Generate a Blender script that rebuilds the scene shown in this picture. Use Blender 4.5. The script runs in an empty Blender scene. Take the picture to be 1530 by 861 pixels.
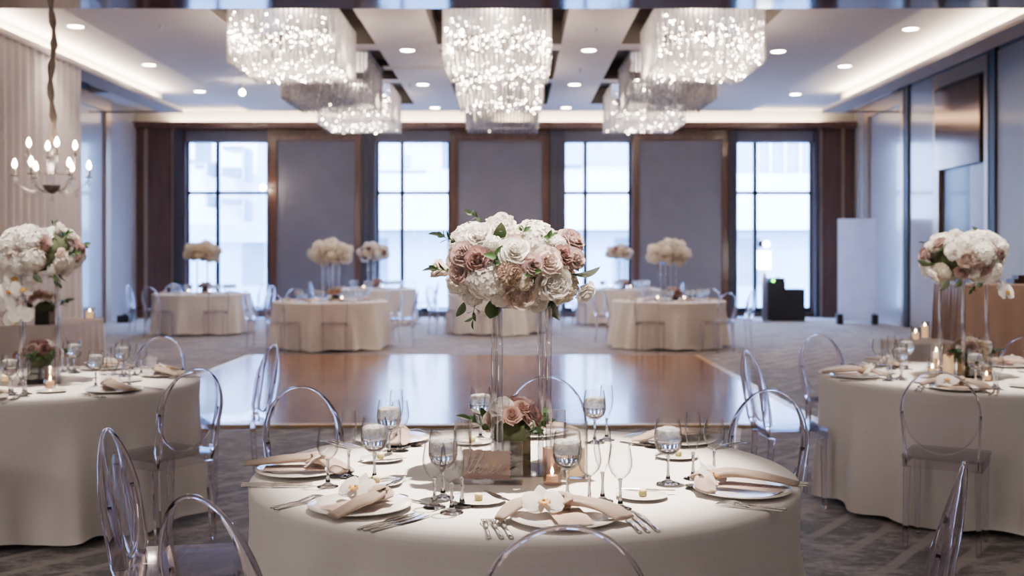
import bpy, bmesh, math, random
from mathutils import Vector, Matrix, noise
PI = math.pi; TAU = 2 * PI
sc = bpy.context.scene
COL = sc.collection
rnd = random.Random(7)
H = 1.49            # eye height
F = 1600.0          # focal length in pixels of the 1530 px frame
CX, HY = 765.0, 381.0

def lin(h):
    h = h.lstrip('#'); v = [int(h[i:i + 2], 16) / 255 for i in (0, 2, 4)]
    return tuple(c / 12.92 if c <= .04045 else ((c + .055) / 1.055) ** 2.4 for c in v) + (1.0,)

def onz(px, py, z=.75):
    """world point on the horizontal plane z seen at a pixel"""
    Y = (H - z) * F / (py - HY); return Vector(((px - CX) * Y / F, Y, z))

# ------------------------------------------------------------------ materials
def newmat(name):
    m = bpy.data.materials.new(name); m.use_nodes = True
    nt = m.node_tree; nt.nodes.clear()
    out = nt.nodes.new('ShaderNodeOutputMaterial')
    return m, nt, out

def mix_rgb(nt, fac, a, b, blend='MIX'):
    n = nt.nodes.new('ShaderNodeMix'); n.data_type = 'RGBA'; n.blend_type = blend
    for s, v in ((n.inputs[0], fac), (n.inputs[6], a), (n.inputs[7], b)):
        if hasattr(v, 'is_linked'): nt.links.new(v, s)
        else: s.default_value = v
    return n.outputs[2]

def ramp(nt, fac, stops):
    r = nt.nodes.new('ShaderNodeValToRGB')
    while len(r.color_ramp.elements) > 1: r.color_ramp.elements.remove(r.color_ramp.elements[-1])
    r.color_ramp.elements[0].position = stops[0][0]; r.color_ramp.elements[0].color = stops[0][1]
    for p, c in stops[1:]:
        e = r.color_ramp.elements.new(p); e.color = c
    nt.links.new(fac, r.inputs[0]); return r.outputs[0]

def coords(nt, scale=(1, 1, 1), rot=(0, 0, 0), kind='Object'):
    tc = nt.nodes.new('ShaderNodeTexCoord'); mp = nt.nodes.new('ShaderNodeMapping')
    mp.inputs['Scale'].default_value = scale; mp.inputs['Rotation'].default_value = rot
    nt.links.new(tc.outputs[kind], mp.inputs[0]); return mp.outputs[0]

def noise_tex(nt, vec, scale, detail=3, rough=.5):
    n = nt.nodes.new('ShaderNodeTexNoise'); n.inputs['Scale'].default_value = scale
    n.inputs['Detail'].default_value = detail; n.inputs['Roughness'].default_value = rough
    nt.links.new(vec, n.inputs['Vector']); return n.outputs['Fac']

def bump(nt, height, strength, dist, bsdf):
    b = nt.nodes.new('ShaderNodeBump'); b.inputs['Strength'].default_value = strength
    b.inputs['Distance'].default_value = dist
    nt.links.new(height, b.inputs['Height']); nt.links.new(b.outputs[0], bsdf.inputs['Normal'])

def pbr(name, col, rough=.5, metal=0, var=.12, nscale=8, bmp=0, bscale=40, spec=.5, coat=0, sss=0, trans=0, emit=None, estr=0, scale=(1, 1, 1), sheen=0):
    m, nt, out = newmat(name)
    b = nt.nodes.new('ShaderNodeBsdfPrincipled'); nt.links.new(b.outputs[0], out.inputs[0])
    c = lin(col) if isinstance(col, str) else col
    b.inputs['Roughness'].default_value = rough; b.inputs['Metallic'].default_value = metal
    b.inputs['Specular IOR Level'].default_value = spec; b.inputs['Coat Weight'].default_value = coat
    b.inputs['Coat Roughness'].default_value = .08
    vec = coords(nt, scale)
    n = noise_tex(nt, vec, nscale)
    dark = tuple(x * (1 - var) for x in c[:3]) + (1,); lite = tuple(min(1, x * (1 + var)) for x in c[:3]) + (1,)
    nt.links.new(ramp(nt, n, [(.3, dark), (.7, lite)]), b.inputs['Base Color'])
    if bmp:
        bump(nt, noise_tex(nt, vec, bscale, 4), bmp, .01, b)
    if sss:
        b.inputs['Subsurface Weight'].default_value = sss
        b.inputs['Subsurface Radius'].default_value = (.02, .012, .008)
    if trans: b.inputs['Transmission Weight'].default_value = trans
    if sheen: b.inputs['Sheen Weight'].default_value = sheen
    if emit:
        b.inputs['Emission Color'].default_value = lin(emit); b.inputs['Emission Strength'].default_value = estr
    return m

def emitter(name, col, strength, sample=True):
    m, nt, out = newmat(name)
    e = nt.nodes.new('ShaderNodeEmission'); e.inputs[0].default_value = lin(col); e.inputs[1].default_value = strength
    nt.links.new(e.outputs[0], out.inputs[0])
    if not sample: m.cycles.emission_sampling = 'NONE'
    return m

def thin_glass(name, edge='#7a7880', tint='#ffffff', base=.035, gain=.75, rough=.02, power=3.0, tpow=2.5):
    """thin-walled clear sheet: straight-through transmission, Fresnel-like reflection, a darker rim at grazing angles"""
    m, nt, out = newmat(name)
    lw = nt.nodes.new('ShaderNodeLayerWeight'); lw.inputs['Blend'].default_value = .5
    def powr(e, mul, add):
        p = nt.nodes.new('ShaderNodeMath'); p.operation = 'POWER'; p.inputs[1].default_value = e
        nt.links.new(lw.outputs['Facing'], p.inputs[0])
        a = nt.nodes.new('ShaderNodeMath'); a.operation = 'MULTIPLY_ADD'; a.use_clamp = True
        a.inputs[1].default_value = mul; a.inputs[2].default_value = add
        nt.links.new(p.outputs[0], a.inputs[0]); return a.outputs[0]
    t = nt.nodes.new('ShaderNodeBsdfTransparent'); g = nt.nodes.new('ShaderNodeBsdfGlossy')
    g.inputs['Roughness'].default_value = rough
    nt.links.new(mix_rgb(nt, powr(tpow, 1, 0), lin(tint), lin(edge)), t.inputs[0])
    mx = nt.nodes.new('ShaderNodeMixShader')
    nt.links.new(powr(power, gain, base), mx.inputs[0])
    nt.links.new(t.outputs[0], mx.inputs[1]); nt.links.new(g.outputs[0], mx.inputs[2])
    nt.links.new(mx.outputs[0], out.inputs[0]); return m

def solid_glass(name, col='#ffffff', ior=1.49, rough=0.0, bmp=0, bscale=60):
    m, nt, out = newmat(name)
    g = nt.nodes.new('ShaderNodeBsdfGlass'); g.inputs['Color'].default_value = lin(col)
    g.inputs['IOR'].default_value = ior; g.inputs['Roughness'].default_value = rough
    if bmp: bump(nt, noise_tex(nt, coords(nt), bscale, 2), bmp, .004, g)
    nt.links.new(g.outputs[0], out.inputs[0]); return m

def petal_mat(name, col, tl=.42):
    m, nt, out = newmat(name); c = lin(col)
    p = nt.nodes.new('ShaderNodeBsdfPrincipled'); p.inputs['Roughness'].default_value = .6; p.inputs['Sheen Weight'].default_value = .15
    t = nt.nodes.new('ShaderNodeBsdfTranslucent'); mx = nt.nodes.new('ShaderNodeMixShader'); mx.inputs[0].default_value = tl
    n = noise_tex(nt, coords(nt), 3, 3)
    cc = ramp(nt, n, [(.3, tuple(x * .93 for x in c[:3]) + (1,)), (.7, tuple(min(1, x * 1.05) for x in c[:3]) + (1,))])
    nt.links.new(cc, p.inputs['Base Color']); nt.links.new(cc, t.inputs[0])
    nt.links.new(p.outputs[0], mx.inputs[1]); nt.links.new(t.outputs[0], mx.inputs[2]); nt.links.new(mx.outputs[0], out.inputs[0]); return m
M = {}
def wood(name, a, b, rough, coat, scale, axis=2):
    m, nt, out = newmat(name)
    p = nt.nodes.new('ShaderNodeBsdfPrincipled'); nt.links.new(p.outputs[0], out.inputs[0])
    s = [14, 14, 14]; s[axis] = 1.2
    n = noise_tex(nt, coords(nt, tuple(x * scale for x in s)), 1.6, 6, .6)
    nt.links.new(ramp(nt, n, [(.3, lin(a)), (.68, lin(b))]), p.inputs['Base Color'])
    p.inputs['Roughness'].default_value = rough; p.inputs['Coat Weight'].default_value = coat
    p.inputs['Coat Roughness'].default_value = .05
    return m
M['wood'] = wood('walnut_wall', '#33201b', '#50332b', .35, .25, .5)
M['wood_frame'] = wood('walnut_frame', '#402822', '#5e4138', .35, .2, .5)
M['dark_wood'] = wood('dark_walnut', '#1d100d', '#331d17', .4, .1, .5)
M['soffit'] = wood('polished_walnut', '#4a281f', '#6b3d30', .09, .1, .5, 0)
M['fabric_panel'] = pbr('grey_fabric_panel', '#6f6f7d', .8, var=.05, nscale=3, bmp=.15, bscale=160)
M['side_panel'] = pbr('grey_side_panel', '#94918f', .5, var=.05, nscale=2, coat=.25)
M['lacquer'] = pbr('glossy_grey_panel', '#9c9aa3', .25, var=.04, nscale=2, coat=.6)
M['bronze'] = pbr('brushed_bronze_frame', '#b09c8a', .3, .75, var=.06, nscale=30, scale=(1, 1, .1))
M['black_gap'] = pbr('black_shadow_gap', '#141216', .6, var=.1)  # solid black strips put the shade of the panel gaps into colour
M['frieze'] = pbr('blue_grey_frieze', '#4c5366', .5, var=.08)
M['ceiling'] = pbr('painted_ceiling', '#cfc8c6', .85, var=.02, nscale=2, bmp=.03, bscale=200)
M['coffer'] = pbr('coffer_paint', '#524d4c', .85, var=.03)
M['cove'] = pbr('cove_paint', '#f1e8da', .8, var=.02)
M['lip'] = pbr('cove_lip_paint', '#a79a92', .7, var=.03)
M['wallpaint'] = pbr('warm_wall_paint', '#b5a79d', .85, var=.03)
M['curtain'] = pbr('charcoal_curtain', '#4c4c58', .9, var=.1, nscale=20, bmp=.1, bscale=200)
M['drape'] = pbr('white_sheer_drape', '#e2d9d6', .85, var=.03, nscale=4, bmp=.06, bscale=300, sheen=.3)
M['linen'] = None
M['window_frame'] = pbr('dark_window_metal', '#2b3036', .4, .5, var=.1)
M['pane'] = thin_glass('window_glass', edge='#b8c8d8', tint='#f4f9ff', base=.04, gain=.7)
M['white_panel'] = petal_mat('white_board', '#f4f4fb', .55)
M['black'] = pbr('black_cloth', '#15161c', .7, var=.15, nscale=20, bmp=.05)
M['black_plastic'] = pbr('black_plastic', '#101014', .4, var=.1)
M['concrete'] = pbr('pale_facade', '#b9c2c9', .8, var=.06, nscale=.6)
M['concrete2'] = pbr('blue_grey_facade', '#74899b', .8, var=.08, nscale=.8, scale=(3, 1, .3))
M['far_glass'] = pbr('facade_window', '#3d5666', .2, var=.2, nscale=1)
M['asphalt'] = pbr('street', '#8b9299', .9, var=.1)
M['gold'] = pbr('gold_edge_trim', '#c9a571', .35, .6, var=.08)
M['acrylic'] = solid_glass('clear_acrylic', '#fbf8fc', 1.46)
M['sheet'] = thin_glass('clear_acrylic_sheet', edge='#bdb7c0', tint='#fcfafd', base=.045, gain=.7, power=3.0, tpow=3.0, rough=.03)
M['rod_acrylic'] = thin_glass('clear_rod', edge='#b4b1bd', tint='#f6f5fa', base=.26, gain=.7, power=1.8, tpow=2.0, rough=.03)
M['bowl_glass'] = thin_glass('crystal_bowl', edge='#8f8a88', base=.03, gain=.6, power=3.5, tpow=3.0)
M['stem_glass'] = solid_glass('crystal_stem', '#fdfdff', 1.45)
M['water'] = solid_glass('water', '#ffffff', 1.33)
def make_ice():
    m, nt, out = newmat('crushed_ice'); v = coords(nt)
    g = nt.nodes.new('ShaderNodeBsdfGlass'); g.inputs['IOR'].default_value = 1.25; g.inputs['Roughness'].default_value = .15
    bump(nt, noise_tex(nt, v, 90, 3), .9, .004, g)
    d = nt.nodes.new('ShaderNodeBsdfTranslucent'); d.inputs[0].default_value = (.95, .95, .96, 1)
    e = nt.nodes.new('ShaderNodeBsdfDiffuse'); e.inputs[0].default_value = (.92, .92, .93, 1)
    a = nt.nodes.new('ShaderNodeMixShader'); a.inputs[0].default_value = .5; nt.links.new(d.outputs[0], a.inputs[1]); nt.links.new(e.outputs[0], a.inputs[2])
    b = nt.nodes.new('ShaderNodeMixShader'); nt.links.new(ramp(nt, noise_tex(nt, v, 60, 4), [(.35, (.25, .25, .25, 1)), (.65, (.75, .75, .75, 1))]), b.inputs[0])
    nt.links.new(g.outputs[0], b.inputs[1]); nt.links.new(a.outputs[0], b.inputs[2]); nt.links.new(b.outputs[0], out.inputs[0]); return m
M['ice'] = make_ice()
M['holder'] = thin_glass('candle_glass', edge='#b5a89f', base=.06, gain=.5, power=2.5, rough=.05)
M['mottled'] = thin_glass('mercury_glass', edge='#c8a890', tint='#f0e6df', base=.16, gain=.4, power=2, rough=.22)
M['wax'] = pbr('glowing_ivory_wax', '#f6e6cc', .5, var=.03, sss=.4, emit='#ffc98a', estr=.35)  # faint emission puts the flame's glow into the wax itself
M['flame'] = emitter('flame', '#ffd9a0', 40, False)
M['china'] = pbr('ivory_china', '#f2ebe2', .12, var=.01, spec=.5, coat=.3)
M['silver'] = pbr('polished_silver', '#d2cdc8', .13, 1, var=.03)
M['napkin'] = pbr('blush_napkin', '#a89384', .9, var=.05, nscale=30, bmp=.25, bscale=500, sheen=.25)
M['menu'] = pbr('blush_card', '#c9afa0', .7, var=.03, nscale=60)
M['print'] = pbr('faint_print', '#b58f7b', .8, var=.03)
M['ivory_print'] = pbr('white_ink', '#f7f0ea', .6, var=.02)
M['card'] = pbr('pink_card', '#c9a79b', .8, var=.06, nscale=40, bmp=.1, bscale=200)
M['butter'] = pbr('butter', '#efdc9c', .4, var=.05, sss=.3)
M['white_petal'] = petal_mat('white_petal', '#f8f3ec')
M['cream_petal'] = petal_mat('cream_petal', '#eadfcb')
M['blush_petal'] = petal_mat('blush_petal', '#e6d3c8')
M['mauve_petal'] = petal_mat('mauve_petal', '#b59a95')
M['dusty_petal'] = petal_mat('dusty_rose_petal', '#94706a')
M['tan_petal'] = petal_mat('tan_petal', '#a58b7a')
M['coral_petal'] = petal_mat('coral_petal', '#c9a396')
M['leaf'] = pbr('leaf_green', '#2f4a22', .4, var=.25, nscale=25, coat=.2)
M['moss'] = pbr('dark_foliage', '#3a4228', .8, var=.3, nscale=30)
M['orchid_lip'] = pbr('orchid_lip', '#c49145', .5, var=.2, nscale=60)
M['dark_vase'] = pbr('smoked_vase', '#1d211c', .08, var=.1, coat=.8)
M['lamp_white'] = emitter('downlight_glow', '#ffeedd', 22, False)
M['led_green'] = emitter('green_led', '#60ff50', 6, False)
M['lampbox'] = emitter('light_box', '#ffffff', 9, False)
M['bulb'] = emitter('warm_bulb', '#ffe6c8', 45, False)
M['bulb_clear'] = emitter('chandelier_bulb', '#ffead2', 46, False)
M['rope_fabric'] = pbr('taupe_chain_sleeve', '#8f8076', .9, var=.15, nscale=30, bmp=.5, bscale=40)
M['tarnish'] = pbr('tarnished_silver', '#8d857e', .35, .8, var=.2, nscale=40)
M['tan_satin'] = pbr('tan_satin', '#927565', .5, var=.06, nscale=10, sheen=.3)
M['steel'] = pbr('grey_steel', '#9a9aa2', .35, .8, var=.05)

def make_linen():
    m, nt, out = newmat('ivory_linen')
    p = nt.nodes.new('ShaderNodeBsdfPrincipled'); nt.links.new(p.outputs[0], out.inputs[0])
    v = coords(nt)
    a = noise_tex(nt, coords(nt, (2, 2, 160)), 3, 3); b = noise_tex(nt, coords(nt, (150, 150, 3)), 3, 3)
    ad = nt.nodes.new('ShaderNodeMath'); ad.operation = 'ADD'; nt.links.new(a, ad.inputs[0]); nt.links.new(b, ad.inputs[1])
    nt.links.new(ramp(nt, ad.outputs[0], [(.7, lin('#e0d8d1')), (1.25, lin('#e9e3dd'))]), p.inputs['Base Color'])
    p.inputs['Roughness'].default_value = .85; p.inputs['Sheen Weight'].default_value = .15
    bump(nt, ad.outputs[0], .12, .003, p); return m
M['linen'] = make_linen()

def make_carpet():
    m, nt, out = newmat('patterned_carpet')
    p = nt.nodes.new('ShaderNodeBsdfPrincipled'); nt.links.new(p.outputs[0], out.inputs[0])
    v = coords(nt)
    big = noise_tex(nt, coords(nt, (1, 1.6, 1), (0, 0, .65)), 2.2, 5, .62)
    fine = noise_tex(nt, coords(nt, (1, 1.7, 1), (0, 0, .9)), 8, 8, .75)
    pile = noise_tex(nt, v, 130, 2)
    ad = nt.nodes.new('ShaderNodeMath'); ad.operation = 'MULTIPLY_ADD'; ad.inputs[1].default_value = .62
    nt.links.new(fine, ad.inputs[0]); 
    h = nt.nodes.new('ShaderNodeMath'); h.operation = 'MULTIPLY'; h.inputs[1].default_value = .38; nt.links.new(big, h.inputs[0])
    nt.links.new(h.outputs[0], ad.inputs[2])
    base = ramp(nt, ad.outputs[0], [(.43, lin('#2a2424')), (.485, lin('#4b4240')), (.525, lin('#7a706d')), (.585, lin('#a0958f'))])
    w = nt.nodes.new('ShaderNodeTexWave'); w.wave_type = 'BANDS'; w.bands_direction = 'X'; w.wave_profile = 'SIN'
    w.inputs['Scale'].default_value = 1.25; w.inputs['Distortion'].default_value = .5; w.inputs['Detail'].default_value = 2
    w.inputs['Detail Scale'].default_value = 2
    nt.links.new(coords(nt, (1, 1, 1), (0, 0, math.radians(37))), w.inputs['Vector'])
    stripe = ramp(nt, w.outputs['Fac'], [(.82, (0, 0, 0, 1)), (.92, (1, 1, 1, 1))])
    patch = ramp(nt, noise_tex(nt, v, .55, 2), [(.40, (0, 0, 0, 1)), (.5, (.8, .8, .8, 1))])
    fac = mix_rgb(nt, 1.0, stripe, patch, 'MULTIPLY')
    c = mix_rgb(nt, fac, base, lin('#a0948d'))
    nt.links.new(mix_rgb(nt, .35, c, ramp(nt, pile, [(.3, (.35, .35, .35, 1)), (.7, (1, 1, 1, 1))]), 'MULTIPLY'), p.inputs['Base Color'])
    p.inputs['Roughness'].default_value = .75; p.inputs['Sheen Weight'].default_value = .3
    bump(nt, pile, .4, .01, p); return m
M['carpet'] = make_carpet()

def make_parquet():
    m, nt, out = newmat('glossy_parquet')
    p = nt.nodes.new('ShaderNodeBsdfPrincipled'); nt.links.new(p.outputs[0], out.inputs[0])
    br = nt.nodes.new('ShaderNodeTexBrick'); br.inputs['Scale'].default_value = 1
    br.inputs['Brick Width'].default_value = .9; br.inputs['Row Height'].default_value = .11
    br.inputs['Mortar Size'].default_value = .002; br.inputs['Bias'].default_value = -.1
    br.inputs['Color1'].default_value = lin('#8a5a3c'); br.inputs['Color2'].default_value = lin('#aa7850')
    br.inputs['Mortar'].default_value = lin('#5d4233')
    nt.links.new(coords(nt), br.inputs['Vector'])
    g = noise_tex(nt, coords(nt, (3, 60, 1)), 2, 5)
    nt.links.new(mix_rgb(nt, .5, br.outputs['Color'], ramp(nt, g, [(.3, lin('#9a8478')), (.7, (1, 1, 1, 1))]), 'MULTIPLY'), p.inputs['Base Color'])
    p.inputs['Roughness'].default_value = .2; p.inputs['Coat Weight'].default_value = .25; p.inputs['Coat Roughness'].default_value = .08
    return m
M['parquet'] = make_parquet()

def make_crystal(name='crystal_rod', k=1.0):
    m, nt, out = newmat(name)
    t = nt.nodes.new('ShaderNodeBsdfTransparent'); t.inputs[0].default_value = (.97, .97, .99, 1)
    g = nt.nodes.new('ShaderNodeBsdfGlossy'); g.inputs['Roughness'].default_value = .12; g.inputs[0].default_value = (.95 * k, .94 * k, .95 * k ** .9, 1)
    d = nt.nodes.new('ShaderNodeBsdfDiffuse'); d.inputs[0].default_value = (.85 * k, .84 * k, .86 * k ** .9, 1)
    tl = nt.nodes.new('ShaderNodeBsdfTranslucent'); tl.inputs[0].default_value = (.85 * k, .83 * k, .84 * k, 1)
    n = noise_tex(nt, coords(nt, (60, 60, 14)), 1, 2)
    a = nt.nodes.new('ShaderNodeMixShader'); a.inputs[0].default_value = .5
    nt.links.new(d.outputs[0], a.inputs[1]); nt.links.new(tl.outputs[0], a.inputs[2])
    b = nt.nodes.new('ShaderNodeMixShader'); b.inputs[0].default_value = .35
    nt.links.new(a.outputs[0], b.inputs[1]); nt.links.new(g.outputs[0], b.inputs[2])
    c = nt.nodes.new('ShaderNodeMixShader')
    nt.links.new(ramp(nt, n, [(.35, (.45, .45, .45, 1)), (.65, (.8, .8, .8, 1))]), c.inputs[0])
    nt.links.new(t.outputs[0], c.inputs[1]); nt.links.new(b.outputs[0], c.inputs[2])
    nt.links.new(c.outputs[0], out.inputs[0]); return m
M['crystal'] = make_crystal(); M['crystal_painted_dim'] = make_crystal('painted_dim_crystal_rod', .55)  # darker copy for unlit chandeliers, their dimness put into the colour
M['crystal_drop'] = thin_glass('crystal_drop', edge='#9a9aa0', base=.2, gain=.6, power=2, rough=.03)

# ------------------------------------------------------------------ mesh builder
class G:
    def __init__(s): s.v = []; s.f = []; s.m = []; s.sm = []; s.mi = 0; s.smooth = True
    def face(s, *i): s.f.append(i); s.m.append(s.mi); s.sm.append(s.smooth)
    def box(s, lo, hi, mat=None, chamfer=0):
        b = len(s.v); sm = s.smooth; s.smooth = False
        pts = [Vector((x, y, z)) for z in (lo[2], hi[2]) for y in (lo[1], hi[1]) for x in (lo[0], hi[0])]
        s.v += [(mat @ p) if mat else p for p in pts]
        for q in ((0, 2, 3, 1), (4, 5, 7, 6), (0, 1, 5, 4), (2, 6, 7, 3), (0, 4, 6, 2), (1, 3, 7, 5)): s.face(*[b + k for k in q])
        s.smooth = sm; return s
    def bar(s, pts, w, d, depth=(0, 1, 0), n=10):
        """rounded bar along a path (superellipse section), w across and d along `depth`"""
        pts = [Vector(p) for p in pts]; N = len(pts); b = len(s.v); dv = Vector(depth)
        for i in range(N):
            t = (pts[min(i + 1, N - 1)] - pts[max(i - 1, 0)]).normalized()
            c = t.cross(dv).normalized(); dd = c.cross(t).normalized()
            ww = w[i] if hasattr(w, '__len__') else w; de = d[i] if hasattr(d, '__len__') else d
            for k in range(n):
                a = TAU * (k + .5) / n; x, y = math.cos(a), math.sin(a)
                s.v.append(pts[i] + c * (math.copysign(abs(x) ** .5, x) * ww / 2) + dd * (math.copysign(abs(y) ** .5, y) * de / 2))
        for i in range(N - 1):
            for k in range(n):
                k2 = (k + 1) % n; s.face(b + i * n + k, b + i * n + k2, b + (i + 1) * n + k2, b + (i + 1) * n + k)
        s.face(*[b + k for k in range(n)][::-1]); s.face(*[b + (N - 1) * n + k for k in range(n)]); return s
    def quad(s, *p):
        b = len(s.v); sm = s.smooth; s.smooth = False; s.v += [Vector(x) for x in p]; s.face(*range(b, b + len(p))); s.smooth = sm; return s
    def lathe(s, prof, n=24, mat=None, close=False):
        b = len(s.v)
        for r, z in prof:
            for k in range(n):
                a = TAU * k / n; p = Vector((r * math.cos(a), r * math.sin(a), z)); s.v.append(mat @ p if mat else p)
        for j in range(len(prof) - 1):
            for k in range(n):
                k2 = (k + 1) % n; s.face(b + j * n + k, b + j * n + k2, b + (j + 1) * n + k2, b + (j + 1) * n + k)
        return s
    def tube(s, pts, rad, n=8, cap=True, sx=1, up=None):
        pts = [Vector(p) for p in pts]; N = len(pts); b = len(s.v)
        if not hasattr(rad, '__len__'): rad = [rad] * N
        ref = Vector(up) if up else None
        for i in range(N):
            t = (pts[min(i + 1, N - 1)] - pts[max(i - 1, 0)]).normalized()
            if ref is None: ref = Vector((0, 0, 1)) if abs(t.z) < .9 else Vector((1, 0, 0))
            u = t.cross(ref)
            if u.length < 1e-5: u = t.cross(Vector((.3, .7, .2)))
            u.normalize(); w = u.cross(t)
            if not up: ref = w
            for k in range(n):
                a = TAU * k / n; s.v.append(pts[i] + u * (rad[i] * sx * math.cos(a)) + w * (rad[i] * math.sin(a)))
        for i in range(N - 1):
            for k in range(n):
                k2 = (k + 1) % n; s.face(b + i * n + k, b + i * n + k2, b + (i + 1) * n + k2, b + (i + 1) * n + k)
        if cap:
            s.face(*[b + k for k in range(n)][::-1]); s.face(*[b + (N - 1) * n + k for k in range(n)])
        return s
    def sweep(s, pts, w, d, depth=(0, 1, 0)):
        """rectangular bar along a path; d is the size along `depth`, w across it"""
        pts = [Vector(p) for p in pts]; N = len(pts); b = len(s.v); dv = Vector(depth); sm = s.smooth; s.smooth = False
        for i in range(N):
            t = (pts[min(i + 1, N - 1)] - pts[max(i - 1, 0)]).normalized()
            c = t.cross(dv).normalized(); dd = c.cross(t).normalized()
            ww = w[i] if hasattr(w, '__len__') else w; de = d[i] if hasattr(d, '__len__') else d
            for a, e in ((-1, -1), (1, -1), (1, 1), (-1, 1)): s.v.append(pts[i] + c * (a * ww / 2) + dd * (e * de / 2))
        for i in range(N - 1):
            for k in range(4):
                k2 = (k + 1) % 4; s.face(b + i * 4 + k, b + i * 4 + k2, b + (i + 1) * 4 + k2, b + (i + 1) * 4 + k)
        s.face(b + 3, b + 2, b + 1, b); s.face(*[b + (N - 1) * 4 + k for k in range(4)])
        s.smooth = sm; return s
    def grid(s, fn, nu, nv, wrap=False):
        b = len(s.v); cols = nu if wrap else nu + 1
        for j in range(nv + 1):
            for i in range(cols): s.v.append(Vector(fn(i / nu, j / nv)))
        for j in range(nv):
            for i in range(nu):
                i2 = (i + 1) % cols if wrap else i + 1
                s.face(b + j * cols + i, b + j * cols + i2, b + (j + 1) * cols + i2, b + (j + 1) * cols + i)
        return s
    def sphere(s, c, r, n=10, sc=(1, 1, 1)):
        c = Vector(c); m = max(4, n // 2)
        prof = [(max(1e-5, math.sin(PI * j / m)), -math.cos(PI * j / m)) for j in range(m + 1)]
        return s.lathe(prof, n, Matrix.Translation(c) @ Matrix.Diagonal((r * sc[0], r * sc[1], r * sc[2], 1)))
    def add(s, o, mat=None, mi=None):
        b = len(s.v); s.v += [(mat @ p) if mat else p.copy() for p in o.v]
        s.f += [tuple(b + k for k in f) for f in o.f]; s.sm += o.sm
        s.m += o.m if mi is None else [mi] * len(o.f); return s
    def mesh(s, name, *mats):
        me = bpy.data.meshes.new(name); me.from_pydata([tuple(p) for p in s.v], [], s.f)
        for m in mats: me.materials.append(m)
        me.polygons.foreach_set('use_smooth', s.sm); me.polygons.foreach_set('material_index', s.m)
        bm = bmesh.new(); bm.from_mesh(me); bmesh.ops.recalc_face_normals(bm, faces=bm.faces[:]); bm.to_mesh(me); bm.free()
        me.update(); return me

def recolor(me, *mats):
    c = me.copy(); c.materials.clear()
    for m in mats: c.materials.append(m)
    return c

def link(name, me, parent=None, mat=None):
    o = bpy.data.objects.new(name, me); COL.objects.link(o)
    if parent: o.parent = parent
    if mat is not None: o.matrix_local = mat if not parent else mat
    return o

def tag(o, label=None, cat=None, group=None, kind=None):
    if label: o['label'] = label
    if cat: o['category'] = cat
    if group: o['group'] = group
    if kind: o['kind'] = kind
    return o

def struct(name, me, parent=None, mat=None):
    o = link(name, me, parent, mat)
    if not parent: o['kind'] = 'structure'
    return o

def T(x=0, y=0, z=0, rz=0, s=1, rx=0, ry=0):
    return Matrix.Translation((x, y, z)) @ Matrix.Rotation(rz, 4, 'Z') @ Matrix.Rotation(ry, 4, 'Y') @ Matrix.Rotation(rx, 4, 'X') @ Matrix.Scale(s, 4)

def thing(name, label, cat, mat, parts, group=None):
    """an Empty at the thing's base with parts; parts: (name, mesh, local matrix, [sub-parts])"""
    r = bpy.data.objects.new(name, None); COL.objects.link(r); r.empty_display_size = .05
    r.matrix_world = mat; tag(r, label, cat, group)
    for p in parts:
        o = link(p[0], p[1], r, p[2] if len(p) > 2 and p[2] is not None else Matrix.Identity(4))
        if len(p) > 4 and p[4]: o['label'] = p[4]
        for q in (p[3] if len(p) > 3 and p[3] else ()):
            link(q[0], q[1], o, q[2] if len(q) > 2 and q[2] is not None else Matrix.Identity(4))
    return r

def solo(name, me, label, cat, mat, group=None):
    o = link(name, me); o.matrix_world = mat; return tag(o, label, cat, group)

def spot(loc, to, power, deg, col='#ffe2c4', blend=.6, rad=.06):
    l = bpy.data.lights.new('lamp', 'SPOT'); l.energy = power; l.spot_size = math.radians(deg); l.spot_blend = blend
    l.color = lin(col)[:3]; l.shadow_soft_size = rad
    o = bpy.data.objects.new('spot_or_fill_lamp', l); COL.objects.link(o); o.location = loc  # shared by ceiling fixtures and by spots added as fill
    o.rotation_euler = (Vector(to) - Vector(loc)).to_track_quat('-Z', 'Y').to_euler(); return o

def area(loc, to, power, sx, sy, col='#ffe2c4', portal=False, spread=PI):
    l = bpy.data.lights.new('lamp', 'AREA'); l.shape = 'RECTANGLE'; l.size = sx; l.size_y = sy; l.energy = power
    l.color = lin(col)[:3]; l.spread = spread
    if portal: l.cycles.is_portal = True
    o = bpy.data.objects.new('area_lamp', l); COL.objects.link(o); o.location = loc
    o.rotation_euler = (Vector(to) - Vector(loc)).to_track_quat('-Z', 'Y').to_euler(); return o

# ------------------------------------------------------------------ room
D = 25.6; XL, XR = -8.97, 8.2; YB = -3.0; ZC = 4.93; ZP = 5.25; ZF = ZC
def fx(px): return (px - CX) * D / F
def fz(py): return H + (HY - py) * D / F

struct('floor', G().quad((XL - .3, YB, 0), (XR + .3, YB, 0), (XR + .3, D + .3, 0), (XL - .3, D + .3, 0)).mesh('floor', M['carpet']))

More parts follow.
